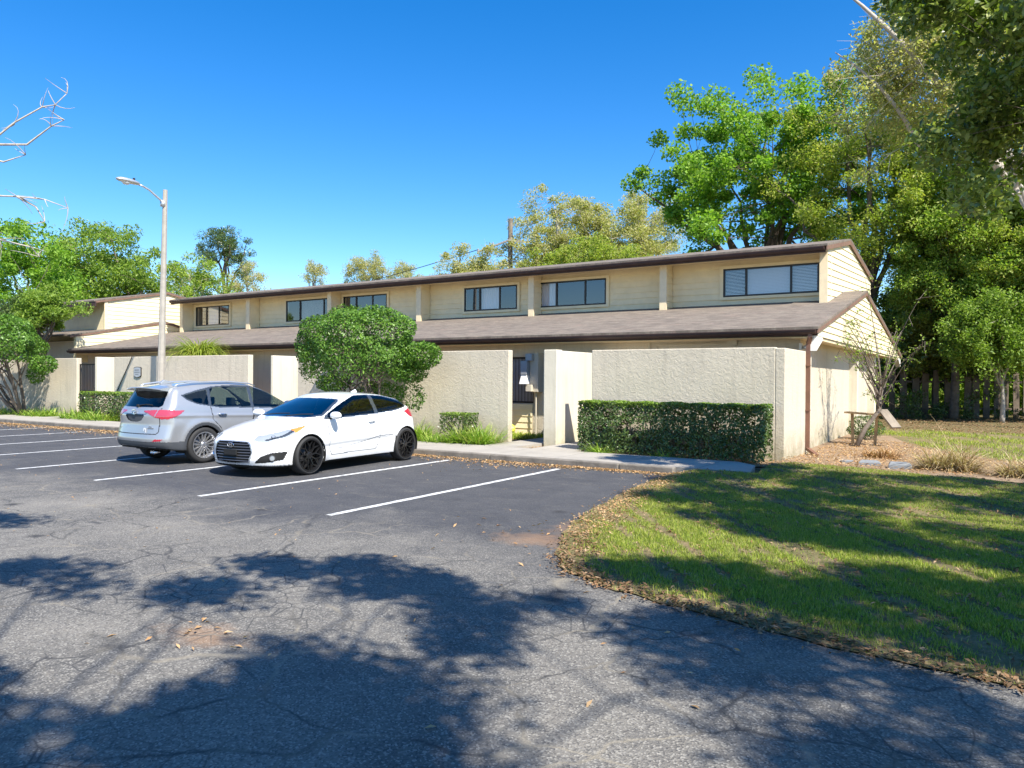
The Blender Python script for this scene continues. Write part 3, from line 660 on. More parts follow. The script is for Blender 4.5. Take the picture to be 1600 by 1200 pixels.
# ================================================================ COURTYARD WALLS
def cwall(name, label, boxes, mat='stucco', group='stucco courtyard walls in front of the townhouses'):
    m = MB()
    for b in boxes: m.box(*b)
    o = bevel(m.obj(name, mat), .018, 2); return tag(o, label, 'wall', group)
FY = 16.3; TH = .2
cwall('courtyard_wall', 'tan stucco courtyard wall behind the long clipped hedge, nearest the lawn', [(-8.1, -3.8, FY, FY + TH, 0, 2.46), (-3.8, -3.6, FY, 19.08, 0, 2.44)])
cwall('divider_wall', 'tall cream stucco divider wall between the two openings, left of the long hedge', [(-9.44, -9.07, FY, FY + .3, 0, 2.49), (-9.42, -9.09, FY + .3, 19.08, 0, 2.47)], 'stucco_white')
cwall('courtyard_wall', 'long tan stucco courtyard wall behind the white coupe and round-crowned tree', [(-18.42, -10.49, FY, FY + TH, 0, 2.50), (-18.42, -18.22, FY + TH, 19.08, 0, 2.47)])
cwall('divider_wall', 'narrow cream stucco divider wall seen above the roof of the silver car', [(-19.69, -19.57, FY, 19.08, 0, 2.46)], 'stucco_white')
cwall('courtyard_wall', 'tan stucco courtyard wall behind the street lamp and silver car', [(-28.83, -20.8, FY, FY + TH, 0, 2.50), (-28.83, -28.63, FY + TH, 19.08, 0, 2.47)])
cwall('divider_wall', 'cream stucco divider wall right of the iron gate, far left', [(-30.20, -30.04, FY, 19.08, 0, 2.52)], 'stucco_white')
cwall('courtyard_wall', 'tan stucco courtyard wall behind the spreading tree at the far left', [(-52, -31.57, FY, FY + TH, 0, 2.49)])

def iron_gate(x0, x1, label):
    t = thing('iron_gate', label, 'gate', ((x0 + x1) / 2, FY + .1, 0.05))
    m = MB(); m.box(x0, x1, FY + .08, FY + .12, .12, .17); m.box(x0, x1, FY + .08, FY + .12, 2.2, 2.25); m.box(x0, x0 + .04, FY + .08, FY + .12, .17, 2.2); m.box(x1 - .04, x1, FY + .08, FY + .12, .17, 2.2); m.box(x0 + .04, x1 - .04, FY + .085, FY + .115, 1.15, 1.19)
    m.obj('gate_frame', 'black_iron', t)
    x = x0 + .12
    while x < x1 - .06: mm = MB(); mm.tube([(x, FY + .1, .17), (x, FY + .1, 2.2)], .011, 5); mm.obj('bar', 'black_iron', t); x += .115
    m = MB(); m.box(x1 - .16, x1 - .04, FY + .07, FY + .079, 1.0, 1.3); m.obj('lock_plate', 'dark_frame', t)
iron_gate(-31.5, -30.25, 'black iron bar gate between the spreading tree and the clipped low shrub')

# ================================================================ LAMP, SIGN, METER BOXES
LX, LY = -23.62, 14.95
lamp = thing('street_lamp', 'tall grey concrete street lamp leaning slightly behind the silver car', 'street lamp', (LX, LY, .0))
m = MB(); m.tube([(LX - .02, LY, 0), (LX + .24, LY, 8.02)], [.135, .075], 8); m.obj('pole', 'concrete_pole', lamp)
m = MB(); ax = LX + .22
m.tube([(ax, LY, 7.55), (ax, LY - .2, 7.68), (ax, LY - .55, 7.90), (ax - .0, LY - .78, 7.98), (ax, LY - .92, 8.0)], .033, 8); m.box(ax - .07, ax + .07, LY - .13, LY + .0, 7.45, 7.65); m.obj('arm', 'galv', lamp, True)
m = MB(); n = 10
prof = [(-.02, .05, .05), (-.1, .11, .07), (-.3, .15, .09), (-.55, .16, .10), (-.75, .13, .085), (-.88, .06, .04), (-.9, .01, .01)]
V = []; F = []
for i, (d, wx, hz) in enumerate(prof):
    for j in range(12):
        t = 2 * math.pi * j / 12; V.append((ax + wx * math.cos(t), LY - .88 + d * .88, 8.01 + .03 * i / 6 + hz * math.sin(t) * (.6 if math.sin(t) < 0 else 1)))
for i in range(len(prof) - 1):
    for j in range(12): F.append((i * 12 + j, i * 12 + (j + 1) % 12, (i + 1) * 12 + (j + 1) % 12, (i + 1) * 12 + j))
m.add(V, F); m.obj('lamp_head', 'galv', lamp, True)
m = MB(); m.lathe([(0, -.07), (.09, -.06), (.12, -.02), (.125, 0)], (ax, LY - 1.34, 7.98), n=14); m.obj('lens', 'plastic_white' if 'plastic_white' in MATS else 'white_paint', lamp, True)
m = MB(); m.lathe([(.04, 0), (.04, .07), (.0, .08)], (ax, LY - 1.08, 8.10), n=10); m.obj('photocell', 'dark_frame', lamp)

sg = thing('wall_plaque', 'small grey plaque with rounded bottom on the wall left of the street lamp', 'sign', (-27.2, FY - .03, 1.9))
px0, px1, pz0, pz1 = -27.42, -26.95, 1.72, 2.1
P = [(px0, pz1 - .03), (px0 + .03, pz1), ((px0 + px1) / 2, pz1 + .02), (px1 - .03, pz1), (px1, pz1 - .03), (px1, pz0 + .05), (px1 - .06, pz0 + .015), ((px0 + px1) / 2, pz0 - .02), (px0 + .06, pz0 + .015), (px0, pz0 + .05)]
def plate(P, y0, y1):
    n = len(P); m = MB(); m.add([(x, y0, z) for x, z in P] + [(x, y1, z) for x, z in P], [tuple(range(n)), tuple(reversed(range(n, 2 * n)))] + [(i, i + n, (i + 1) % n + n, (i + 1) % n) for i in range(n)]); return m
plate(P, FY - .035, FY - .002).obj('backing', 'dark_frame', sg)
cx_, cz_ = (px0 + px1) / 2, (pz0 + pz1) / 2
plate([(cx_ + (x - cx_) * .9, cz_ + (z - cz_) * .9) for x, z in P], FY - .045, FY - .036).obj('face', 'plaque', sg)
m = MB(); m.box(px0 + .08, px1 - .1, FY - .049, FY - .0455, 1.98, 2.01); m.box(px0 + .06, px1 - .06, FY - .049, FY - .0455, 1.90, 1.925); m.box(px0 + .12, px1 - .14, FY - .049, FY - .0455, 1.82, 1.84); m.obj('lettering', 'plaque_text', sg)
cb = MB(); cb.tube([(-27.55, FY - .02, 2.52), (-28.9, FY - .02, 0.75), (-28.95, FY - .02, .3)], .013, 5)  # dark tube added in place of a slanting wire shadow on the wall
tag(cb.obj('wall_shadow_line', 'dark_frame'), 'thin dark stand-in for a slanting shadow line on the wall left of the plaque', 'shadow stand-in')

mt = thing('meter_cabinet', 'stack of tan and grey electric meter boxes beside the dark window inside the opening', 'meter box', (-11.3, 19.0, 1.35))
m = MB(); m.box(-11.36, -11.08, 18.80, 19.098, 1.37, 2.51); bevel(m.obj('cabinet', 'tan_metal', mt), .01)
m = MB(); m.box(-11.57, -11.365, 18.62, 19.04, 1.87, 2.28); bevel(m.obj('meter_hood', 'metal_grey', mt), .01)
m = MB(); P4 = [(-11.56, 18.64, 1.865), (-11.375, 18.64, 1.865), (-11.375, 19.02, 1.865), (-11.56, 19.02, 1.865), (-11.60, 18.58, 1.60), (-11.34, 18.58, 1.60), (-11.365, 19.04, 1.60), (-11.60, 19.04, 1.60)]
m.add(P4, [(3, 2, 1, 0), (4, 5, 6, 7), (0, 1, 5, 4), (1, 2, 6, 5), (2, 3, 7, 6), (3, 0, 4, 7)]); bevel(m.obj('meter_skirt', 'white_paint', mt), .01)
m = MB(); m.box(-11.42, -11.21, 18.64, 18.798, 2.285, 2.49); bevel(m.obj('upper_box', 'metal_grey', mt), .01)
m = MB(); m.box(-11.42, -11.23, 18.66, 18.798, 1.385, 1.585); bevel(m.obj('lower_box', 'tan_metal', mt), .01)
m = MB(); m.tube([(-11.2, 18.9, .1), (-11.2, 18.9, 1.37)], .022, 6); m.obj('conduit', 'tan_metal', mt)

bg_ = thing('plastic_toy', 'yellow, blue and white plastic toy in the leaves inside the wall opening', 'toy', (-11.9, 18.6, .1))
def blob(c, r, name, mat, parent, sq=1.0, n=14, a=.0):
    V = []; F = []; rr = n
    for i in range(rr + 1):
        p = math.pi * i / rr
        for j in range(rr * 2):
            t = math.pi * j / rr; k = 1 + a * math.sin(3 * t + 2 * p) * math.sin(p)
            V.append((c[0] + r[0] * k * math.sin(p) * math.cos(t), c[1] + r[1] * k * math.sin(p) * math.sin(t), c[2] + r[2] * math.cos(p)))
    for i in range(rr):
        for j in range(rr * 2): F.append((i * rr * 2 + j, (i + 1) * rr * 2 + j, (i + 1) * rr * 2 + (j + 1) % (rr * 2), i * rr * 2 + (j + 1) % (rr * 2)))
    return mkobj(name, V, F, mat, parent, True)
blob((-11.9, 18.6, .27), (.17, .14, .15), 'shell', 'plastic_yellow', bg_, a=.1); blob((-12.02, 18.5, .24), (.12, .09, .10), 'window_panel', 'plastic_blue', bg_); blob((-12.0, 18.52, .34), (.12, .09, .07), 'lid', 'white_paint', bg_)
m = MB(); m.lathe([(0.1, 0), (.05, .14), (0.0, .2)], (-12.05, 18.6, .40), n=8); m.obj('spout', 'plastic_yellow', bg_)

fl_ = thing('flood_light', 'small white round flood light on the wall under the right end of the eave', 'light', (-3.8, 19.0, 2.6))
m = MB(); m.box(-3.86, -3.80, 18.92, 19.08, 2.5, 2.66); m.obj('mount', 'white_paint', fl_)
m = MB(); m.lathe([(.03, 0), (.05, .05), (.08, .10), (.085, .14), (.0, .145)], (-3.80, 19.0, 2.56), axis='x', n=14); m.obj('lamp_head', 'galv', fl_, True)
pl_ = thing('porch_light', 'small round white porch light on the divider wall inside the opening', 'light', (-9.62, 16.6, 2.1))
blob((-9.52, 16.62, 2.12), (.06, .06, .07), 'globe', 'white_paint', pl_); m = MB(); m.box(-9.46, -9.442, 16.56, 16.68, 2.05, 2.2); m.obj('mount', 'metal_grey', pl_)

up = thing('utility_pole', 'grey wooden utility pole with two short crossarms behind the roof', 'utility pole', (-33.5, 52.2, 0))
m = MB(); m.tube([(-33.5, 52.2, 0), (-33.5, 52.2, 15.0)], [.26, .19], 8); m.obj('pole', 'wood_grey', up)
for z, a, b, dz in ((13.2, -3.2, 1.9, .0), (10.9 + .6, .0, 2.0, .1)):
    m = MB(); m.bar((-33.5 + a, 52.0, z - .7 + dz), (-33.5, 52.0, z), .14, .14); m.bar((-33.5, 52.0, z), (-33.5 + b, 52.0, z - .35), .14, .14) if a else m.bar((-33.5, 52.0, z), (-33.5 + b, 52.0, z - .45), .14, .14)
    m.obj('crossarm', 'bark_pale', up)
for (dx, z) in ((-3.1, 12.55), (-1.6, 12.95), (1.8, 12.95), (1.9, 11.15)):
    m = MB(); m.lathe([(.05, 0), (.09, .06), (.05, .12), (.09, .18), (.03, .24)], (-33.5 + dx, 52.0, z), n=8); m.obj('insulator', 'galv', up)
for (z0, nm) in ((13.2, 'long thin power line running left from the utility pole crossarm'),):
    m = MB(); P = []
    for i in range(25):
        t = i / 24; P.append((-36.6 + (-130 + 36.6) * t, 52 + 25 * t, 12.7 + 2 * t - 10 * t * (1 - t)))
    m.tube(P, .035, 4); tag(m.obj('power_line', 'dark_frame'), nm, 'power line')

# ================================================================ BACK FENCE, BLOCKS, PLANK
fp0, fp1 = np.array([-9.0, 37.2]), np.array([16.0, 53.3])
fn = thing('board_fence', 'weathered grey vertical board fence with gaps at the back of the yard', 'fence', (fp0[0], fp0[1], 0))
d = (fp1 - fp0) / np.linalg.norm(fp1 - fp0); nrm = np.array([d[1], -d[0]]); L = np.linalg.norm(fp1 - fp0); s = 0; bm = MB()
while s < L:
    wd = random.uniform(.26, .34); gap = random.uniform(.06, .3) if random.random() < .85 else 0
    p = fp0 + d * s; q = p + d * wd; zt = random.uniform(2.1, 2.35); o2 = nrm * .03; le = random.uniform(-.03, .03)
    V = [(p[0], p[1], 0), (q[0], q[1], 0), (q[0] + d[0] * le, q[1] + d[1] * le, zt), (p[0] + d[0] * le, p[1] + d[1] * le, zt)]
    V = V + [(a + o2[0], b + o2[1], c) for a, b, c in V]
    bm.add(V, [(0, 1, 2, 3), (7, 6, 5, 4), (0, 4, 5, 1), (1, 5, 6, 2), (2, 6, 7, 3), (3, 7, 4, 0)]); s += wd + gap
bm.obj('boards', 'fence_wood', fn)
for z in (.45, 1.75):
    m = MB(); m.bar((fp0[0] - nrm[0] * .05, fp0[1] - nrm[1] * .05, z), (fp1[0] - nrm[0] * .05, fp1[1] - nrm[1] * .05, z), .05, .1); m.obj('rail', 'fence_wood', fn)

for (x, y, a, sx, sy, sz, lb) in ((-1.42, 15.94, .25, .42, .26, .16, 'grey concrete edging block with chamfered top, rightmost of the three by the mulch'),
                              (-1.98, 16.35, .15, .42, .26, .12, 'grey concrete edging block half sunk in mulch, between the other two blocks'),
                              (-2.45, 16.75, .1, .3, .16, .06, 'dark flat stone almost buried in the mulch, leftmost of the row')):
    m = MB(); P = [(-sx / 2, -sy / 2), (sx / 2, -sy / 2), (sx / 2 * .8, sy / 2), (-sx / 2 * .8, sy / 2)]
    m.add([(px, py, 0) for px, py in P] + [(px * .96, py * .96, sz * .7) for px, py in P] + [(px * .8, py * .75, sz) for px, py in P], [(0, 1, 5, 4), (1, 2, 6, 5), (2, 3, 7, 6), (3, 0, 4, 7), (4, 5, 9, 8), (5, 6, 10, 9), (6, 7, 11, 10), (7, 4, 8, 11), (8, 9, 10, 11), (3, 2, 1, 0)])
    o = bevel(m.obj('edging_block', 'block_grey'), .012, 2); o.location = (x, y, .06); o.rotation_euler = (0, 0, a); tag(o, lb, 'block', 'concrete edging blocks in the mulch')
pk = thing('garden_bench', 'old weathered plank bench leaning beside the thin sapling at the side wall', 'bench', (-2.9, 23.4, 0))
m = MB(); m.bar((-3.35, 22.7, .88), (-2.35, 22.4, .84), .30, .045); m.obj('seat', 'wood_old', pk)
m = MB(); m.bar((-2.42, 22.45, .98), (-2.05, 22.2, .52), .34, .05); m.obj('loose_board', 'wood_grey', pk)
for p, q in (((-3.2, 22.7, .86), (-3.18, 22.7, 0)), ((-2.55, 22.5, .83), (-2.6, 22.5, 0))): m = MB(); m.bar(p, q, .07, .07); m.obj('leg', 'wood_old', pk)
# ================================================================ CARS
def paint(name, col, metal, rough):
    m, nt, b = newmat(name); b.inputs['Base Color'].default_value = (*col, 1); b.inputs['Metallic'].default_value = metal
    b.inputs['Roughness'].default_value = rough; b.inputs['Coat Weight'].default_value = 1.0; b.inputs['Coat Roughness'].default_value = 0.04
    v = coords(nt); f = noise(nt, v, 1.4, 4, .6); c = mixc(nt, ramp(nt, f, .4, .8), col, tuple(x * .93 for x in col)); nt.links.new(c, b.inputs['Base Color']); return m
paint('paint_white', (0.80, 0.80, 0.80), 0.0, 0.3); paint('paint_silver', (0.42, 0.43, 0.44), 0.55, 0.34)
plain('cladding', (0.055, 0.06, 0.068), 0.6, bmp=0.1, bs=200); plain('seam_crease_shade', (0.22, 0.23, 0.25), 0.6); plain('seam', (0.01, 0.01, 0.01), 0.8); plain('under', (0.008, 0.008, 0.008), 0.95)
plain('rubber', (0.022, 0.022, 0.023), 0.75, bmp=0.15, bs=80); plain('rim_black', (0.012, 0.012, 0.013), 0.3, 0.3, coat=.6); plain('rim_silver', (0.62, 0.62, 0.63), 0.28, 0.85)
plain('rim_dark', (0.05, 0.05, 0.055), 0.4, 0.5); plain('chrome', (0.75, 0.76, 0.78), 0.12, 1.0); plain('satin_silver', (0.45, 0.48, 0.52), 0.35, 0.6)
plain('lens_red', (0.42, 0.02, 0.04), 0.12, coat=1.0); plain('lens_pink', (0.40, 0.05, 0.08), 0.12, coat=1.0); plain('lens_orange', (0.75, 0.24, 0.04), 0.15, coat=1.0); plain('lens_clear', (0.34, 0.37, 0.39), 0.22, 0.2, coat=1.0)
plain('lens_dark', (0.06, 0.07, 0.08), 0.12, 0.3, coat=1.0); plain('seat_cloth', (0.03, 0.03, 0.034), 0.9); plain('brake', (0.3, 0.3, 0.3), 0.4, 0.8); plain('sticker_white', (0.8, 0.8, 0.8), 0.5)

def curve(pts, sig=0.05, ext=0.0):
    x = np.array([p[0] for p in pts], float); y = np.array([p[1] for p in pts], float)
    g = np.arange(x[0] - .6, x[-1] + .6, 0.01); v = np.interp(g, x, y)
    # linear extrapolation at both ends keeps the smoothed ends in place
    s0 = (y[1] - y[0]) / (x[1] - x[0]); s1 = (y[-1] - y[-2]) / (x[-1] - x[-2])
    v = np.where(g < x[0], y[0] + s0 * (g - x[0]), v); v = np.where(g > x[-1], y[-1] + s1 * (g - x[-1]), v)
    if sig > 0:
        k = np.exp(-0.5 * (np.arange(-60, 61) * .01 / sig) ** 2); k /= k.sum()
        vp = np.pad(v, 60, mode='edge'); v = np.convolve(vp, k, 'valid')
    return lambda q: np.interp(q, g, v)
def smax(a, b, k):
    h = np.maximum(k - np.abs(a - b), 0) / k; return np.maximum(a, b) + h * h * k * .25
def softplus(x, k): return np.where(x > 6 * k, x, k * np.log1p(np.exp(np.clip(x / k, -30, 30))))

def car_surface(F, a, b, z0, nth=400, ncap=105, dmid=0.0125):
    th = np.linspace(0, 2 * np.pi, nth + 1)[:-1]
    nm = int((b - a) / dmid); O = []; D = []
    ph = np.linspace(0.004, np.pi / 2, ncap)
    for p in ph[:-1]:
        O.append(np.tile([0, a, z0], (nth, 1))); D.append(np.stack([np.sin(p) * np.cos(th), np.full(nth, -np.cos(p)), np.sin(p) * np.sin(th)], 1))
    for y in np.linspace(a, b, nm):
        O.append(np.tile([0, y, z0], (nth, 1))); D.append(np.stack([np.cos(th), np.zeros(nth), np.sin(th)], 1))
    for p in ph[::-1][1:]:
        O.append(np.tile([0, b, z0], (nth, 1))); D.append(np.stack([np.sin(p) * np.cos(th), np.full(nth, np.cos(p)), np.sin(p) * np.sin(th)], 1))
    O = np.array(O); D = np.array(D); lo = np.full(O.shape[:2], .02); hi = np.full(O.shape[:2], 2.6)
    for _ in range(26):
        t = (lo + hi) / 2; P = O + D * t[..., None]; f = F(np.abs(P[..., 0]), P[..., 1], P[..., 2]); ins = f < 0
        lo = np.where(ins, t, lo); hi = np.where(ins, hi, t)
    P = O + D * lo[..., None]; R, C = P.shape[:2]
    idx = np.arange(R * C).reshape(R, C); q = np.stack([idx[:-1], np.roll(idx, -1, 1)[:-1], np.roll(idx, -1, 1)[1:], idx[1:]], -1).reshape(-1, 4)
    return P.reshape(-1, 3), q

def face_info(V, Q):
    c = V[Q].mean(1); n = np.cross(V[Q[:, 2]] - V[Q[:, 0]], V[Q[:, 3]] - V[Q[:, 1]]); n /= np.linalg.norm(n, axis=1)[:, None] + 1e-12
    s = np.sign((n * (c - np.array([0, 0, 0]) - np.stack([np.zeros(len(c)), np.clip(c[:, 1], .8, 3.4), np.full(len(c), .65)], 1))).sum(1))
    fl = s < 0; Q[fl] = Q[fl][:, ::-1]
    return c, n * s[:, None], s
VN = {}
def vnormals(V, Q, fn):
    n = np.zeros_like(V)
    for k in range(4): np.add.at(n, Q[:, k], fn)
    return n / (np.linalg.norm(n, axis=1)[:, None] + 1e-12)
def sub_mesh(name, V, Q, mask, mat, parent, off=0.0, nv=None, thick=0.0):
    q = Q[mask]
    if len(q) == 0: print('EMPTY PART', name); return None
    u, inv = np.unique(q, return_inverse=True); inv = inv.reshape(-1, 4); v = V[u]
    if off: v = v + nv[u] * off
    o = mkobj(name, v, inv.astype(np.int32), mat, None, True); o.parent = parent; return o
def cpart(mb, name, mat, parent, smooth=False, bev=0):
    o = mkobj(name, mb.v, mb.f, mat, None, smooth, mb.m if isinstance(mat, (list, tuple)) else None); o.parent = parent
    if bev: bevel(o, bev, 2)
    return o
def line_mask(P, pts, w):
    m = np.zeros(len(P), bool)
    for (x0, y0), (x1, y1) in zip(pts[:-1], pts[1:]):
        d = np.array([x1 - x0, y1 - y0]); L2 = (d * d).sum(); t = np.clip(((P[:, 0] - x0) * d[0] + (P[:, 1] - y0) * d[1]) / L2, 0, 1)
        m |= np.hypot(P[:, 0] - x0 - t * d[0], P[:, 1] - y0 - t * d[1]) < w
    return m

def wheel(root, side, x, y, R, rr, wd, style):
    """side=+1: outer face towards +x"""
    m = MB(); h = wd / 2
    prof = [(rr, -h * .9), (rr + .02, -h), (R - .035, -h), (R - .008, -h * .8), (R, -h * .5), (R, h * .5), (R - .008, h * .8), (R - .035, h), (rr + .02, h), (rr, h * .9), (rr - .015, h * .8), (rr - .02, -h * .8), (rr, -h * .9)]
    m.lathe([(r, x + k) for r, k in prof], (0, y, R), axis='x', n=56)
    t = cpart(m, 'wheel', 'rubber', root, True)
    mat = 'rim_black' if style == 'mesh' else 'rim_silver'
    m = MB(); o = side
    m.lathe([(rr - .002, x + o * h * .88), (rr + .006, x + o * (h * 1.0)), (rr - .012, x + o * (h * .99)), (rr - .03, x + o * h * .55), (rr - .05, x - o * h * .3)], (0, y, R), axis='x', n=48)
    face = x + o * (h * .72)
    def spoke(a0, r0, a1, r1, w0, w1, lift=.0):
        p0 = (r0 * math.cos(a0), r0 * math.sin(a0)); p1 = (r1 * math.cos(a1), r1 * math.sin(a1)); d = (p1[0] - p0[0], p1[1] - p0[1]); l = math.hypot(*d); n_ = (-d[1] / l, d[0] / l)
        V = []
        for (p, w_, xf) in ((p0, w0, face + o * lift), (p1, w1, x + o * h * .84)):
            for sgn, dx in ((-1, -.03), (1, -.03), (.65, 0.0), (-.65, 0.0)): V.append((xf + o * dx, y + p[0] + n_[0] * w_ / 2 * sgn, R + p[1] + n_[1] * w_ / 2 * sgn))
        m.add(V, [(0, 1, 2, 3), (7, 6, 5, 4), (0, 4, 5, 1), (1, 5, 6, 2), (2, 6, 7, 3), (3, 7, 4, 0)])
    if style == 'mesh':
        for k in range(9):
            a = 2 * math.pi * k / 9 + .2; g = 2 * math.pi / 9
            spoke(a, .05, a, rr * .56, .034, .024); spoke(a, rr * .54, a + g * .38, rr - .01, .022, .017); spoke(a, rr * .54, a - g * .38, rr - .01, .022, .017)
    else:
        for k in range(5):
            a = 2 * math.pi * k / 5 + .3
            for s_ in (-1, 1): spoke(a + s_ * .24, .055, a + s_ * .17, rr - .008, .034, .032); 
            spoke(a + math.pi / 5, .06, a + math.pi / 5, rr - .01, .018, .03, -.012)
    m.lathe([(.0, face + o * .006), (.045, face + o * .004), (.07, face - o * .012), (.075, face - o * .04)], (0, y, R), axis='x', n=20)
    cpart(m, 'rim', mat, t)
    m = MB()
    for k in range(5):
        a = 2 * math.pi * k / 5 + .5; c = (x, y + .052 * math.cos(a), R + .052 * math.sin(a)); m.lathe([(0.0, face + o * .002 - x), (.008, face + o * .0 - x), (.009, face - o * .02 - x)], c, axis='x', n=6)
    cpart(m, 'wheel_nuts', 'chrome' if style != 'mesh' else 'rim_dark', t)
    m = MB(); m.lathe([(.0, x - o * .015), (rr * .68, x - o * .015), (rr * .68, x - o * .04), (0, x - o * .04)], (0, y, R), axis='x', n=30); cpart(m, 'brake_disc', 'brake' if style != 'mesh' else 'rim_dark', t, True)
    m = MB(); m.lathe([(0, x - o * h * .5), (rr * .98, x - o * h * .5)], (0, y, R), axis='x', n=30); cpart(m, 'wheel_back', 'under', t)

def arch(root, sx, y, R, Ra, wout, win, name='wheel_arch'):
    m = MB(); n = 28; V = []
    for i in range(n + 1):
        t = math.pi * (-.12 + 1.24 * i / n); V += [(sx * wout, y + Ra * math.cos(t), R + Ra * math.sin(t)), (sx * win, y + Ra * math.cos(t), R + Ra * math.sin(t))]
    m.add(V, [(2 * i, 2 * i + 1, 2 * i + 3, 2 * i + 2) for i in range(n)])
    k = len(m.v); m.add([(sx * win, y, R)] + [V[2 * i + 1] for i in range(n + 1)], [(0, i + 1, i + 2) for i in range(n)])
    return cpart(m, name, 'under', root)
def ellipsoid(mb, c, r, n=16, cut=None, rot=0):
    V = []; F = []
    for i in range(n + 1):
        p = math.pi * i / n
        for j in range(n * 2):
            t = math.pi * j / n; x, y, z = r[0] * math.sin(p) * math.cos(t), r[1] * math.sin(p) * math.sin(t), r[2] * math.cos(p)
            sx = (abs(x / r[0]) ** .75) * r[0] * (1 if x > 0 else -1); V.append((c[0] + sx * math.cos(rot) - y * math.sin(rot), c[1] + sx * math.sin(rot) + y * math.cos(rot), c[2] + z))
    for i in range(n):
        for j in range(n * 2): F.append((i * n * 2 + j, (i + 1) * n * 2 + j, (i + 1) * n * 2 + (j + 1) % (n * 2), i * n * 2 + (j + 1) % (n * 2)))
    return mb.add(V, F)
def interior(root, L, ys, zf, dash_y, wheel_x, belt):
    m = MB(); m.box(-.72, .72, .9, L - .55, .30, .34); cpart(m, 'cabin_floor', 'seat_cloth', root)
    for (y, back) in ys:
        for sx in (-.36, .36):
            m = MB(); m.prism_x(sx - .24, sx + .24, [(y - .5, zf), (y + .02, zf - .04), (y + .06, zf + .02), (y + .26, zf + .58), (y + .16, zf + .62), (y - .04, zf + .16), (y - .5, zf + .16)])
            s_ = cpart(m, 'seat', 'seat_cloth', root, bev=.03)
            m = MB(); m.box(sx - .12, sx + .12, y + .20, y + .29, zf + .63, zf + .80); cpart(m, 'headrest', 'seat_cloth', s_, bev=.03)
    m = MB(); m.prism_x(-.68, .68, [(dash_y - .3, .6), (dash_y + .12, .62), (dash_y + .1, belt - .06), (dash_y - .3, belt - .03)]); cpart(m, 'dashboard', 'seat_cloth', root, bev=.03)
    m = MB(); P = [(wheel_x + .18 * math.cos(t), dash_y + .25 + .06 * math.sin(t), belt - .06 + .17 * math.sin(t)) for t in np.linspace(0, 2 * math.pi, 25)]; m.tube(P, .014, 6, caps=False); cpart(m, 'steering_wheel', 'seat_cloth', root)

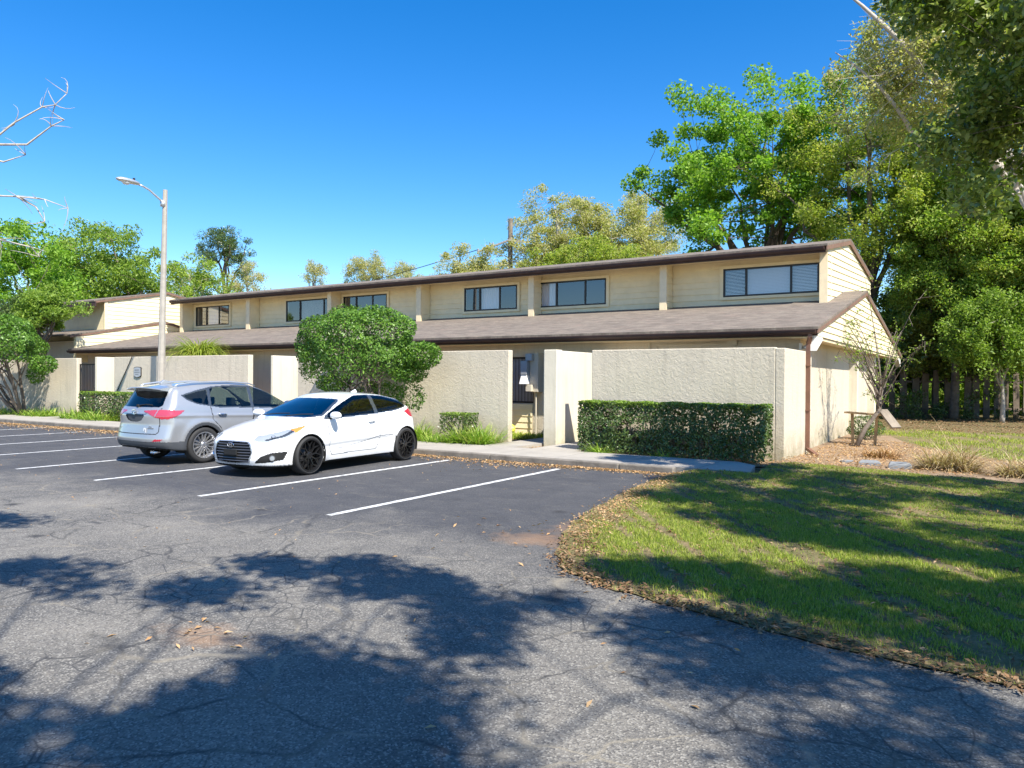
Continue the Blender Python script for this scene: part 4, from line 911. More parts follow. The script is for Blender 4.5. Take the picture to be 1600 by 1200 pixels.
# ---------------------------------------------------------------- white coupe (nose at y=0, tail at y=L, driver's side = +x)
def build_coupe():
    r = thing('parked_car', 'white three-door hatchback coupe with black mesh wheels parked nose towards the camera', 'car', (-11.10, 8.34, .006), 'cars parked in the marked bays')
    L = 4.25; FW, RW, WR = .92, 3.62, .335
    top = curve([(-.1, .56), (0, .64), (.08, .70), (.35, .81), (.8, .905), (1.1, .955), (1.22, .985), (1.92, 1.30), (2.2, 1.375), (2.55, 1.40), (3.1, 1.378), (3.55, 1.30), (3.82, 1.22), (4.08, 1.05), (4.25, .86)], .05)
    plan = curve([(-.1, .80), (0, .82), (.35, .865), (.9, .895), (1.5, .885), (2.4, .888), (3.1, .895), (3.6, .91), (4.0, .885), (4.3, .85)], .12)
    belt = curve([(0, .66), (.5, .78), (1.2, .90), (1.5, .925), (2.6, .965), (3.3, 1.02), (3.9, 1.06), (4.3, 1.02)], .12)
    low = curve([(.1, .86), (.2, .935), (.32, .965), (.5, .995), (.62, 1.0), (.75, .99), (1.0, .955), (1.5, .90)], .04)
    nose = curve([(.1, .14), (.2, .05), (.3, .0), (.45, .0), (.58, .01), (.66, .06), (.74, .2), (.9, .7)], .025)
    tail = curve([(.1, .18), (.25, .07), (.4, .01), (.6, .0), (.78, .03), (.86, .05), (.97, .10), (1.1, .24), (1.3, .60)], .03)
    def F(x, y, z):
        q = z - belt(y); wl = plan(y) * low(z) - .02 * np.exp(-((z - (.44 + .03 * np.clip(y - 1.2, 0, 2))) / .05) ** 2) * (y > 1.2) * (y < 3.3)
        for wy in (FW, RW): wl = wl + .018 * np.exp(-((np.hypot(y - wy, z - WR) - .41) / .09) ** 2)
        W = wl - .42 * softplus(q, .03) - .012
        ds = (x - W) * .93
        T = top(y) - .055 * (x / .7) ** 2 - .04 * (np.clip(x - .5, 0, 1)) * (y < 1.3)
        slope = (top(y + .02) - top(y - .02)) / .04
        dt = (z - T) / np.sqrt(1 + slope ** 2)
        df = nose(z) + .50 * (x / .9) ** 3.0 - y; df = df * .85
        dr = (y - (L - tail(z) - .34 * (x / .9) ** 3.2)) * .85
        zb = .17 + .05 * np.clip((y - 3.6), 0, 1); db = zb - z
        f = smax(ds, dt, .09); f = smax(f, df, .10); f = smax(f, dr, .10); f = smax(f, db, .04); return f
    V, Q = car_surface(F, .75, 3.45, .62)
    c, fn, sg = face_info(V, Q); nv = vnormals(V, Q, fn); ax = np.abs(c[:, 0]); side = c[:, [1, 2]]; frt = np.stack([ax, c[:, 2]], 1); tp = np.stack([ax, c[:, 1]], 1)
    used = np.zeros(len(Q), bool)
    def take(mask): 
        nonlocal used
        m_ = mask & ~used; used = used | m_; return m_
    hole = np.zeros(len(Q), bool)
    for wy in (FW, RW): hole |= (np.hypot(c[:, 1] - wy, c[:, 2] - WR) < .368) & (ax > .48)
    take(hole); under = take((c[:, 2] < .22) & (fn[:, 2] < -.5))
    sidef = (np.abs(fn[:, 0]) > .42) & (ax > .40)
    sw_ = take(sidef & in_poly(side, [(1.42, .965), (1.52, 1.05), (1.75, 1.19), (1.95, 1.285), (2.15, 1.325), (2.68, 1.338), (2.70, 1.0), (1.5, .955)]))
    qw = take(sidef & in_poly(side, [(2.80, 1.005), (2.78, 1.333), (3.05, 1.315), (3.35, 1.255), (3.58, 1.185), (3.66, 1.14), (3.6, 1.10), (3.3, 1.045)]))
    trim_ = take(sidef & in_poly(side, [(1.32, .935), (1.48, 1.05), (1.73, 1.21), (1.94, 1.31), (2.15, 1.345), (2.75, 1.36), (3.08, 1.34), (3.40, 1.27), (3.64, 1.195), (3.73, 1.14), (3.62, 1.08), (3.3, 1.025), (2.7, .98), (1.5, .93)]))
    ws = take((fn[:, 2] > .25) & (fn[:, 1] < -.05) & in_poly(tp, [(-.1, 1.16), (.45, 1.23), (.68, 1.40), (.64, 1.56), (.545, 1.9), (.50, 1.96), (.3, 1.93), (-.1, 1.91)]))
    wt = take((fn[:, 2] > .2) & in_poly(tp, [(-.1, 1.12), (.45, 1.19), (.74, 1.36), (.70, 1.58), (.60, 1.92), (.53, 2.0), (.3, 1.96), (-.1, 1.94)]))
    bg2 = take((fn[:, 2] > .2) & (fn[:, 1] > .1) & in_poly(tp, [(-.1, 3.5), (.5, 3.48), (.60, 3.62), (.56, 4.02), (-.1, 4.06)]))
    # lamps
    hl = [(.08, .645), (.18, .69), (.36, .735), (.60, .785), (.95, .85), (.72, .765), (.55, .70), (.40, .645), (.24, .605), (.12, .60)]
    hlm = (ax > .42) & in_poly(side, hl) & (c[:, 2] > .5)
    hor = take(hlm & (c[:, 1] > .64)); hdk = take(hlm & line_mask(side, [(.2, .63), (.45, .70), (.72, .80)], .012)); hlc = take(hlm)
    tl = take((ax > .52) & in_poly(side, [(3.58, 1.00), (3.76, 1.06), (4.12, 1.06), (4.22, .86), (3.80, .88)]))
    gp = [(-.01, .60), (.33, .595), (.385, .56), (.425, .43), (.36, .27), (-.01, .245)]
    frontf = (fn[:, 1] < -.45)
    gr = take(frontf & in_poly(frt, gp)); gfr = take(frontf & in_poly(frt, [(-.01, .617), (.345, .612), (.405, .57), (.447, .43), (.375, .252), (-.01, .228)]))
    fog = take((fn[:, 1] < -.25) & (c[:, 1] < .6) & in_poly(frt, [(.45, .25), (.62, .255), (.80, .30), (.84, .44), (.70, .425), (.57, .37)]))
    lip = take((c[:, 2] < .215) & (c[:, 1] < .6) & (fn[:, 1] < -.2))
    door = [(1.42, .955), (1.39, .80), (1.43, .40), (1.50, .30), (2.70, .31), (2.80, .45), (2.84, .75), (2.76, .99)]
    sm = sidef & line_mask(side, door, .0075)
    hood = line_mask(tp, [(.62, .66), (.70, .90), (.75, 1.25)], .0065) & (fn[:, 2] > .3)
    bl = sidef & line_mask(side, [(.40, .60), (.47, .56), (.56, .50)], .006)
    fl = sidef & line_mask(side, [(3.78, .93), (3.95, .93), (3.95, .80), (3.78, .80), (3.78, .93)], .006) & (c[:, 0] < 0)
    sill = take(sidef & (c[:, 2] < .205))
    seam = take(sm | hood | bl | fl)
    dm = sidef & in_poly(side, door)
    dl = take(dm & (c[:, 0] > 0)); dr_ = take(dm & (c[:, 0] < 0))
    b = sub_mesh('body', V, Q, ~used | hole & False, 'paint_white', r)
    # seams and wide dark bits belong to the body
    sub_mesh('panel_gaps', V, Q, seam, 'seam_crease_shade', b, -.002, nv); sub_mesh('underbody', V, Q, under, 'under', r)
    crs = sidef & line_mask(side, [(1.62, .40), (2.2, .46), (2.75, .55), (3.05, .57), (3.2, .55)], .007)
    sub_mesh('side_crease_shade', V, Q, crs, 'seam_crease_shade', b, .0015, nv)  # grey strip puts the shade of the door crease into the colour
    sub_mesh('sill_skirt', V, Q, sill, 'satin_silver', r)
    for dmask, s_ in ((dl, 1), (dr_, -1)):
        d_ = sub_mesh('door', V, Q, dmask, 'paint_white', r)
        m = MB(); i = np.argmin(np.hypot(c[:, 1] - 2.58, c[:, 2] - .85) + (c[:, 0] * s_ < 0) * 9); hx = c[i, 0]
        m.tube([(hx + s_ * .0, 2.47, .845), (hx + s_ * .032, 2.51, .85), (hx + s_ * .034, 2.63, .86), (hx, 2.67, .862)], .014, 8); cpart(m, 'handle', 'paint_white', d_, True)
    for mask, s_ in ((sw_, 1), (sw_, -1)): sub_mesh('side_window', V, Q, mask & (c[:, 0] * s_ > 0), 'car_glass_dark', r, -.006, nv); sub_mesh('quarter_window', V, Q, qw & (c[:, 0] * s_ > 0), 'car_glass_dark', r, -.006, nv)
    sub_mesh('window_surround', V, Q, trim_ | wt, 'lens_dark', r, -.001, nv)
    sub_mesh('windshield', V, Q, ws, 'screen_glass', r, -.003, nv)
    if bg2.any(): sub_mesh('rear_window', V, Q, bg2, 'car_glass_dark', r, -.004, nv)
    for s_ in (1, -1):
        k = c[:, 0] * s_ > 0
        h_ = sub_mesh('headlight', V, Q, hlc & k, 'lens_clear', r, -.003, nv); sub_mesh('indicator', V, Q, hor & k, 'lens_orange', h_, -.003, nv); sub_mesh('lamp_bezel', V, Q, hdk & k, 'lens_dark', h_, -.002, nv)
        m = MB(); i = np.argmin(np.hypot(c[:, 1] - .30, c[:, 2] - .68) + (c[:, 0] * s_ < 0) * 9 + (ax < .4)); p = c[i]
        m.add(*_disc(p, fn[i], .036)); cpart(m, 'projector', 'lens_dark', h_)
        m = MB(); m.add(*_disc(p, fn[i], .024, .012)); cpart(m, 'projector_lens', 'satin_silver', h_)
        sub_mesh('tail_light', V, Q, tl & k, 'lens_red', r, .001, nv)
        f_ = sub_mesh('fog_recess', V, Q, fog & k, 'seam', r, -.006, nv)
        i = np.argmin(np.hypot(ax - .70, c[:, 2] - .335) + (c[:, 0] * s_ < 0) * 9 + (fn[:, 1] > -.2) * 9); p = c[i]
        m = MB(); m.add(*_disc(p, fn[i], .048, .012)); cpart(m, 'fog_lamp', 'chrome', f_)
        m = MB(); m.add(*_disc(p, fn[i], .034, .016)); cpart(m, 'fog_lens', 'lens_clear', f_)
    g = sub_mesh('grille', V, Q, gr, 'seam', r, -.03, nv); sub_mesh('grille_frame', V, Q, gfr, 'satin_silver', r, .002, nv)
    m = MB()
    for z in np.arange(.285, .59, .046):
        hw = np.interp(z, [.245, .27, .43, .56, .60], [.28, .35, .42, .385, .33]) - .01; P = []
        for x in np.linspace(-hw, hw, 21): P.append((x, float(nose(z)) + .5 * (abs(x) / .9) ** 3 + .012, z))
        m.tube(P, .0085, 5)
    cpart(m, 'grille_bars', 'satin_dark', g)
    m = MB(); m.box(-.15, .15, -.022, .0, .375, .475); cpart(m, 'plate_holder', 'seam', r, bev=.008)
    # badge: oval ring with a slanted H
    m = MB(); ey = -.006; P = [(.072 * math.cos(t), ey, .545 + .038 * math.sin(t)) for t in np.linspace(0, 2 * math.pi, 29)]; m.tube(P, .0065, 6, caps=False)
    m.bar((-.032, ey, .518), (-.020, ey, .572), .012, .010); m.bar((.020, ey, .518), (.032, ey, .572), .012, .010); m.bar((-.030, ey, .540), (.030, ey, .551), .012, .010); cpart(m, 'emblem', 'chrome', r)
    sub_mesh('front_lip', V, Q, lip, 'satin_silver', r, .004, nv)
    for s_ in (1, -1):
        m = MB(); ellipsoid(m, (s_ * .955, 1.47, 1.00), (.125, .075, .068), 14, rot=s_ * -.18); mr = cpart(m, 'mirror', 'paint_white', r, True)
        m = MB(); m.bar((s_ * .83, 1.48, .945), (s_ * .92, 1.48, .965), .05, .03); cpart(m, 'mirror_stalk', 'seam', mr)
        m = MB(); ellipsoid(m, (s_ * .957, 1.505, 1.00), (.105, .05, .052), 12, rot=s_ * -.18); cpart(m, 'mirror_glass', 'chrome', mr, True)
        for y in (FW, RW): arch(r, s_, y, WR, .37, .90, .45)
        for y in (FW, RW): wheel(r, s_, s_ * .785, y, WR, .275, .235, 'mesh')
    m = MB(); m.prism_x(-.012, .012, [(2.95, 1.385), (3.12, 1.37), (3.13, 1.395), (3.09, 1.44)]); cpart(m, 'roof_antenna', 'paint_white', r, bev=.006)
    for xo, l in ((-.5, .55), (.12, .5)):
        m = MB(); m.tube([(xo, 1.135, .985), (xo + l * .5, 1.21, 1.015), (xo + l, 1.26, 1.025)], .009, 5); cpart(m, 'wiper', 'seam', r)
    interior(r, L, [(2.35, 0), (3.1, 0)], .36, 1.62, .36, .98)
    r.rotation_euler = (0, 0, math.radians(3.8)); r.scale = (1.045, 1.05, 1.045); return r
def _disc(p, n, R, lift=.006):
    n = Vector(n); a = n.orthogonal().normalized(); b = n.cross(a); p = Vector(p) + n * lift; V = [tuple(p)] + [tuple(p + (a * math.cos(t) + b * math.sin(t)) * R) for t in np.linspace(0, 2 * math.pi, 19)[:-1]]
    q = Vector(p) - n * .02; V += [tuple(q + (a * math.cos(t) + b * math.sin(t)) * R) for t in np.linspace(0, 2 * math.pi, 19)[:-1]]
    return V, [(0, i + 1, (i + 1) % 18 + 1) for i in range(18)] + [(i + 1, i + 19, (i + 1) % 18 + 19, (i + 1) % 18 + 1) for i in range(18)]
plain('satin_dark', (0.16, 0.16, 0.17), 0.35, 0.6)

# ---------------------------------------------------------------- silver crossover (nose y=0, tail y=L); turned so that its tail faces the camera
def build_suv():
    r = thing('parked_car', 'silver compact SUV with roof rails parked tail towards the camera', 'car', (-14.24, 13.05, .006), 'cars parked in the marked bays')
    L = 4.60; FW, RW, WR = .93, 3.59, .365
    top = curve([(-.1, .70), (0, .84), (.1, .92), (.5, 1.03), (1.0, 1.08), (1.2, 1.11), (2.0, 1.54), (2.35, 1.62), (2.9, 1.655), (3.6, 1.63), (4.2, 1.56), (4.36, 1.53), (4.6, 1.30)], .05)
    plan = curve([(-.1, .86), (0, .87), (.5, .905), (1.0, .92), (2.4, .915), (3.3, .925), (3.9, .925), (4.4, .905), (4.7, .88)], .12)
    belt = curve([(0, .85), (.8, .98), (1.4, 1.02), (2.6, 1.07), (3.4, 1.11), (4.0, 1.16), (4.6, 1.16)], .12)
    low = curve([(.15, .90), (.28, .965), (.4, .985), (.6, .99), (.8, 1.0), (.98, .985), (1.2, .95), (1.6, .90)], .04)
    nose = curve([(.1, .2), (.3, .04), (.5, .0), (.7, .02), (.85, .08), (.95, .25), (1.1, .7)], .03)
    tail = curve([(.15, .22), (.28, .10), (.40, .02), (.52, .0), (.64, .03), (.80, .065), (.98, .06), (1.08, .10), (1.16, .16), (1.46, .36), (1.6, .46)], .018)
    def F(x, y, z):
        q = z - belt(y); wl = plan(y) * low(z) - .012 * np.exp(-((z - .5) / .07) ** 2) * (y > 1.3) * (y < 3.2)
        for wy in (FW, RW): wl = wl + .022 * np.exp(-((np.hypot(y - wy, z - WR) - .46) / .09) ** 2)
        wl = wl + .014 * np.exp(-((z - .93 - .03 * (y - 2.5)) / .035) ** 2)
        W = wl - .36 * softplus(q, .03) - .012; ds = (x - W) * .94
        T = top(y) - .05 * (x / .7) ** 2; slope = (top(y + .02) - top(y - .02)) / .04; dt = (z - T) / np.sqrt(1 + slope ** 2)
        df = (nose(z) + .42 * (x / .92) ** 3.2 - y) * .85
        dr = (y - (L - tail(z) - .26 * (x / .92) ** 3.4)) * .88
        zb = .25 + .12 * np.clip(y - 3.9, 0, 1); db = zb - z
        f = smax(ds, dt, .10); f = smax(f, df, .12); f = smax(f, dr, .07); f = smax(f, db, .05); return f
    V, Q = car_surface(F, .8, 3.8, .78)
    c, fn, sg = face_info(V, Q); nv = vnormals(V, Q, fn); ax = np.abs(c[:, 0]); side = c[:, [1, 2]]; frt = np.stack([ax, c[:, 2]], 1); tp = np.stack([ax, c[:, 1]], 1)
    used = np.zeros(len(Q), bool)
    def take(mask):
        nonlocal used
        m_ = mask & ~used; used = used | m_; return m_
    hole = np.zeros(len(Q), bool)
    for wy in (FW, RW): hole |= (np.hypot(c[:, 1] - wy, c[:, 2] - WR) < .40) & (ax > .5)
    take(hole); under = take((fn[:, 2] < -.6) & (c[:, 2] < .42))
    sidef = (np.abs(fn[:, 0]) > .45) & (ax > .42); rearf = (fn[:, 1] > .45) & (c[:, 1] > 3.9)
    fwin = take(sidef & in_poly(side, [(1.45, 1.10), (1.62, 1.24), (1.95, 1.44), (2.15, 1.51), (2.33, 1.53), (2.36, 1.115), (1.6, 1.08)]))
    rwin = take(sidef & in_poly(side, [(2.44, 1.12), (2.41, 1.535), (2.9, 1.55), (3.25, 1.525), (3.34, 1.50), (3.40, 1.165), (3.2, 1.135)]))
    qwin = take(sidef & in_poly(side, [(3.46, 1.175), (3.42, 1.485), (3.68, 1.44), (3.98, 1.37), (3.90, 1.30), (3.72, 1.22)]))
    trim_ = take(sidef & in_poly(side, [(1.36, 1.07), (1.6, 1.25), (1.93, 1.46), (2.13, 1.53), (2.35, 1.56), (2.9, 1.575), (3.3, 1.545), (3.70, 1.465), (4.04, 1.375), (3.93, 1.28), (3.72, 1.195), (3.2, 1.11), (2.4, 1.09), (1.6, 1.055)]))
    rg_ = take(rearf & (c[:, 2] > 1.12) & in_poly(frt, [(-.01, 1.135), (.60, 1.14), (.665, 1.17), (.60, 1.44), (-.01, 1.455)]))
    ws = take((fn[:, 2] > .2) & (fn[:, 1] < -.1) & in_poly(tp, [(-.1, 1.16), (.5, 1.22), (.72, 1.42), (.60, 2.02), (-.1, 1.98)]))
    # tail lamps wrap the corner
    tlr = rearf & in_poly(frt, [(.30, 1.07), (.62, 1.09), (.95, 1.09), (.95, .93), (.66, .93), (.54, .975), (.42, 1.025), (.30, 1.045)])
    tls = (np.abs(fn[:, 0]) >= .3) & (ax > .7) & in_poly(side, [(4.02, 1.075), (4.62, 1.10), (4.7, .915), (4.34, .915), (4.22, .96), (4.10, 1.02)])
    tlt = (tlr | tls) & (c[:, 1] > 4.0)
    tlw = take(tlt & (c[:, 2] < .955)); tll = take(tlt & line_mask(frt, [(.60, .93), (.64, 1.10)], .008)); tlm = take(tlt)
    trim2 = take(rearf & in_poly(frt, [(-.01, 1.075), (.30, 1.07), (.30, 1.045), (.40, 1.01), (-.01, 1.00)]))
    rec = take(rearf & in_poly(frt, [(-.01, .995), (.30, .995), (.32, .96), (.24, .88), (.12, .85), (-.01, .845)]))
    ref = take((c[:, 1] > 4.2) & in_poly(frt, [(.60, .475), (.76, .485), (.80, .52), (.66, .52)]) & (fn[:, 1] > .2))
    # dark cladding around the arches, along the sills and the rear bumper
    cl = np.zeros(len(Q), bool)
    for wy in (FW, RW): cl |= (np.hypot(c[:, 1] - wy, c[:, 2] - WR) < .462) & (ax > .55)
    cl |= (c[:, 2] < .40) & sidef & (c[:, 1] > .6) & (c[:, 1] < 4.1)
    cl |= (c[:, 1] > 4.0) & (c[:, 2] > .37) & (c[:, 2] < .465 + .02 * 0)
    cl |= (c[:, 1] < .6) & (c[:, 2] < .42); cl |= (c[:, 1] > 3.95) & (ax > .64) & (c[:, 2] < .465)
    skid = take((c[:, 1] > 4.1) & (c[:, 2] < .37) & (ax < .64) & (fn[:, 1] > .1))
    hlp = take((ax > .45) & (c[:, 1] < .7) & in_poly(side, [(.02, .80), (.2, .88), (.7, .95), (.45, .82), (.1, .72)]))
    grl = take((fn[:, 1] < -.5) & in_poly(frt, [(-.01, .40), (.55, .40), (.60, .55), (.45, .62), (-.01, .62)]))
    clm = take(cl)
    fd = [(1.38, 1.08), (1.30, .9), (1.36, .45), (2.36, .43), (2.40, .8), (2.385, 1.10)]; rd = [(2.41, 1.11), (2.42, .8), (2.40, .43), (3.10, .43), (3.22, .70), (3.40, .88), (3.43, 1.16)]
    sm = sidef & (line_mask(side, fd, .0075) | line_mask(side, rd, .0075)) | sidef & line_mask(side, [(3.99, .84), (4.12, .84), (4.12, .98), (3.99, .98), (3.99, .84)], .006) & (c[:, 0] > 0) & False
    hatch = rearf & (line_mask(frt, [(.68, 1.12), (.70, .92), (.70, .66), (.66, .62), (-.1, .615)], .008)) | ((c[:, 1] > 4.0) & line_mask(frt, [(.70, .92), (.70, .66)], .007)) | ((c[:, 1] > 4.1) & (np.abs(c[:, 2] - .61) < .006) & (ax > .66) & False)
    seam = take(sm | hatch)
    tg = take(rearf & (ax < .70) & (c[:, 2] > .615))
    dms = []
    for s_ in (1, -1):
        for poly in (fd, rd): dms.append((take(sidef & in_poly(side, poly) & (c[:, 0] * s_ > 0)), s_, poly is fd))
    b = sub_mesh('body', V, Q, ~used, 'paint_silver', r)
    sub_mesh('panel_gaps', V, Q, seam, 'seam', b, -.002, nv); sub_mesh('underbody', V, Q, under, 'under', r)
    for dm, s_, fr_ in dms:
        d_ = sub_mesh('door', V, Q, dm, 'paint_silver', r); yh = 2.22 if fr_ else 3.18
        i = np.argmin(np.hypot(c[:, 1] - yh, c[:, 2] - .97) + (c[:, 0] * s_ < 0) * 9); hx = c[i, 0]
        m = MB(); m.tube([(hx, yh - .1, .965), (hx + s_ * .035, yh - .06, .972), (hx + s_ * .036, yh + .07, .978), (hx, yh + .11, .98)], .015, 8); cpart(m, 'handle', 'chrome', d_, True)
    for s_ in (1, -1):
        k = c[:, 0] * s_ > 0
        sub_mesh('side_window', V, Q, fwin & k, 'car_glass', r, -.006, nv); sub_mesh('side_window', V, Q, rwin & k, 'car_glass', r, -.006, nv); sub_mesh('quarter_window', V, Q, qwin & k, 'car_glass_rear', r, -.006, nv)
        t_ = sub_mesh('tail_light', V, Q, tlm & k, 'lens_pink', r, .006, nv); sub_mesh('reverse_lamp', V, Q, tlw & k, 'lens_red', t_, .005, nv); sub_mesh('lamp_divider', V, Q, tll & k, 'satin_silver', t_, .007, nv)
        sub_mesh('headlight', V, Q, hlp & k, 'lens_clear', r); sub_mesh('rear_reflector', V, Q, ref & k, 'lens_red', r, .003, nv)
        m = MB(); m.tube([(s_ * .60, 2.15, 1.555), (s_ * .605, 2.3, 1.605), (s_ * .61, 2.9, 1.645), (s_ * .605, 3.7, 1.625), (s_ * .60, 4.0, 1.585), (s_ * .595, 4.08, 1.55)], [.012, .016, .018, .018, .016, .012], 8); cpart(m, 'roof_rail', 'satin_silver', r, True)
        m = MB(); ellipsoid(m, (s_ * 1.01, 1.55, 1.15), (.13, .08, .085), 14, rot=s_ * -.15); mr = cpart(m, 'mirror', 'paint_silver', r, True)
        m = MB(); m.bar((s_ * .87, 1.56, 1.08), (s_ * .96, 1.56, 1.10), .05, .03); cpart(m, 'mirror_stalk', 'seam', mr)
        m = MB(); ellipsoid(m, (s_ * 1.012, 1.59, 1.15), (.11, .05, .068), 12, rot=s_ * -.15); cpart(m, 'mirror_glass', 'chrome', mr, True)
        for y in (FW, RW): arch(r, s_, y, WR, .402, .93, .5); wheel(r, s_, s_ * .80, y, WR, .262, .235, 'spoke')
    sub_mesh('window_surround', V, Q, trim_, 'lens_dark', r, -.001, nv); sub_mesh('windshield', V, Q, ws, 'car_glass', r, -.003, nv)
    g_ = sub_mesh('tailgate', V, Q, tg, 'paint_silver', r); sub_mesh('rear_window', V, Q, rg_, 'car_glass_rear', r, -.004, nv)
    sub_mesh('tailgate_trim', V, Q, trim2, 'satin_silver', r, .012, nv); sub_mesh('plate_recess', V, Q, rec, 'cladding', r, -.02, nv)
    sub_mesh('cladding', V, Q, clm, 'cladding', r, .006, nv); sub_mesh('skid_plate', V, Q, skid, 'satin_silver', r, .008, nv)
    if grl.any(): sub_mesh('grille', V, Q, grl, 'seam', r)
    def rear_y(x, z): return float(L - tail(z) - .26 * (abs(x) / .92) ** 3.4)
    # roof spoiler
    m = MB(); V2 = []; nn = 15
    for x in np.linspace(-.60, .60, nn):
        e = .10 * (abs(x) / .6) ** 3; V2 += [(x, 4.02, 1.585 - .05 * (x / .7) ** 2), (x, 4.44 - e, 1.535 - .05 * (x / .7) ** 2), (x, 4.45 - e, 1.515 - .05 * (x / .7) ** 2), (x, 4.15, 1.49 - .05 * (x / .7) ** 2)]
    m.add(V2, [(4 * i + j, 4 * i + (j + 1) % 4, 4 * i + 4 + (j + 1) % 4, 4 * i + 4 + j) for i in range(nn - 1) for j in range(4)] + [(0, 1, 2, 3), tuple(4 * (nn - 1) + j for j in (3, 2, 1, 0))]); cpart(m, 'roof_spoiler', 'paint_silver', r, bev=.006)
    m = MB(); m.prism_x(-.03, .03, [(3.7, 1.62), (4.0, 1.58), (4.01, 1.62), (3.93, 1.68)]); cpart(m, 'roof_antenna', 'paint_silver', r, bev=.01)
    # wiper, emblem (three overlapping ovals), badge, sticker, exhaust
    yy = lambda x, z, o=.012: rear_y(x, z) + o
    m = MB(); m.tube([(0.0, yy(0, 1.17), 1.165), (-.22, yy(.22, 1.20), 1.19), (-.42, yy(.42, 1.19), 1.18)], .011, 5); m.lathe([(.03, 0), (.03, .03), (0, .035)], (0, yy(0, 1.16), 1.16), axis='y', n=10); cpart(m, 'rear_wiper', 'seam', r)
    m = MB()
    for a_, b_, zc in ((.075, .05, 0), (.026, .048, 0), (.052, .02, .018)): m.tube([(a_ * math.cos(t), yy(0, 1.04, .03), 1.045 + zc + b_ * math.sin(t)) for t in np.linspace(0, 2 * math.pi, 25)], .006, 5, caps=False)
    cpart(m, 'emblem', 'chrome', r)
    m = MB()
    for (x0, x1, z) in ((.46, .60, .735), (.48, .55, .765)): m.bar((-x0, yy(x0, z, .006), z), (-x1, yy(x1, z, .006), z), .02, .014)
    for (x0, x1, z) in ((.46, .60, .735),): m.bar((x0, yy(x0, z, .006), z), (x1, yy(x1, z, .006), z), .02, .014)
    cpart(m, 'badge', 'chrome', r)
    m = MB(); x0, z0_ = -.385, .69; m.add([(x0 + a_, yy(.38, .69, .006), z0_ + b_) for a_, b_ in ((-.05, -.045), (.05, -.045), (.05, .02), (.03, .05), (-.03, .05), (-.05, .02))], [(0, 1, 2, 3, 4, 5)]); st = cpart(m, 'sticker', 'sticker_white', r)
    m = MB(); m.add([(x0 + a_, yy(.38, .69, .008), z0_ + b_) for a_, b_ in ((-.022, -.02), (.022, -.02), (.014, .018), (-.014, .018))], [(0, 1, 2, 3)]); cpart(m, 'sticker_mark', 'satin_silver', st)
    for s_ in (-.44, -.36):
        m = MB(); m.lathe([(.03, -.12), (.035, 0), (.028, 0), (.024, -.1)], (s_, L - .2, .25), axis='y', n=14); cpart(m, 'exhaust_tip', 'chrome', r, True)
    interior(r, L, [(2.35, 0), (3.15, 0)], .50, 1.62, .36, 1.10)
    r.rotation_euler = (0, 0, math.radians(180 - 1.0)); return r
build_coupe(); build_suv()
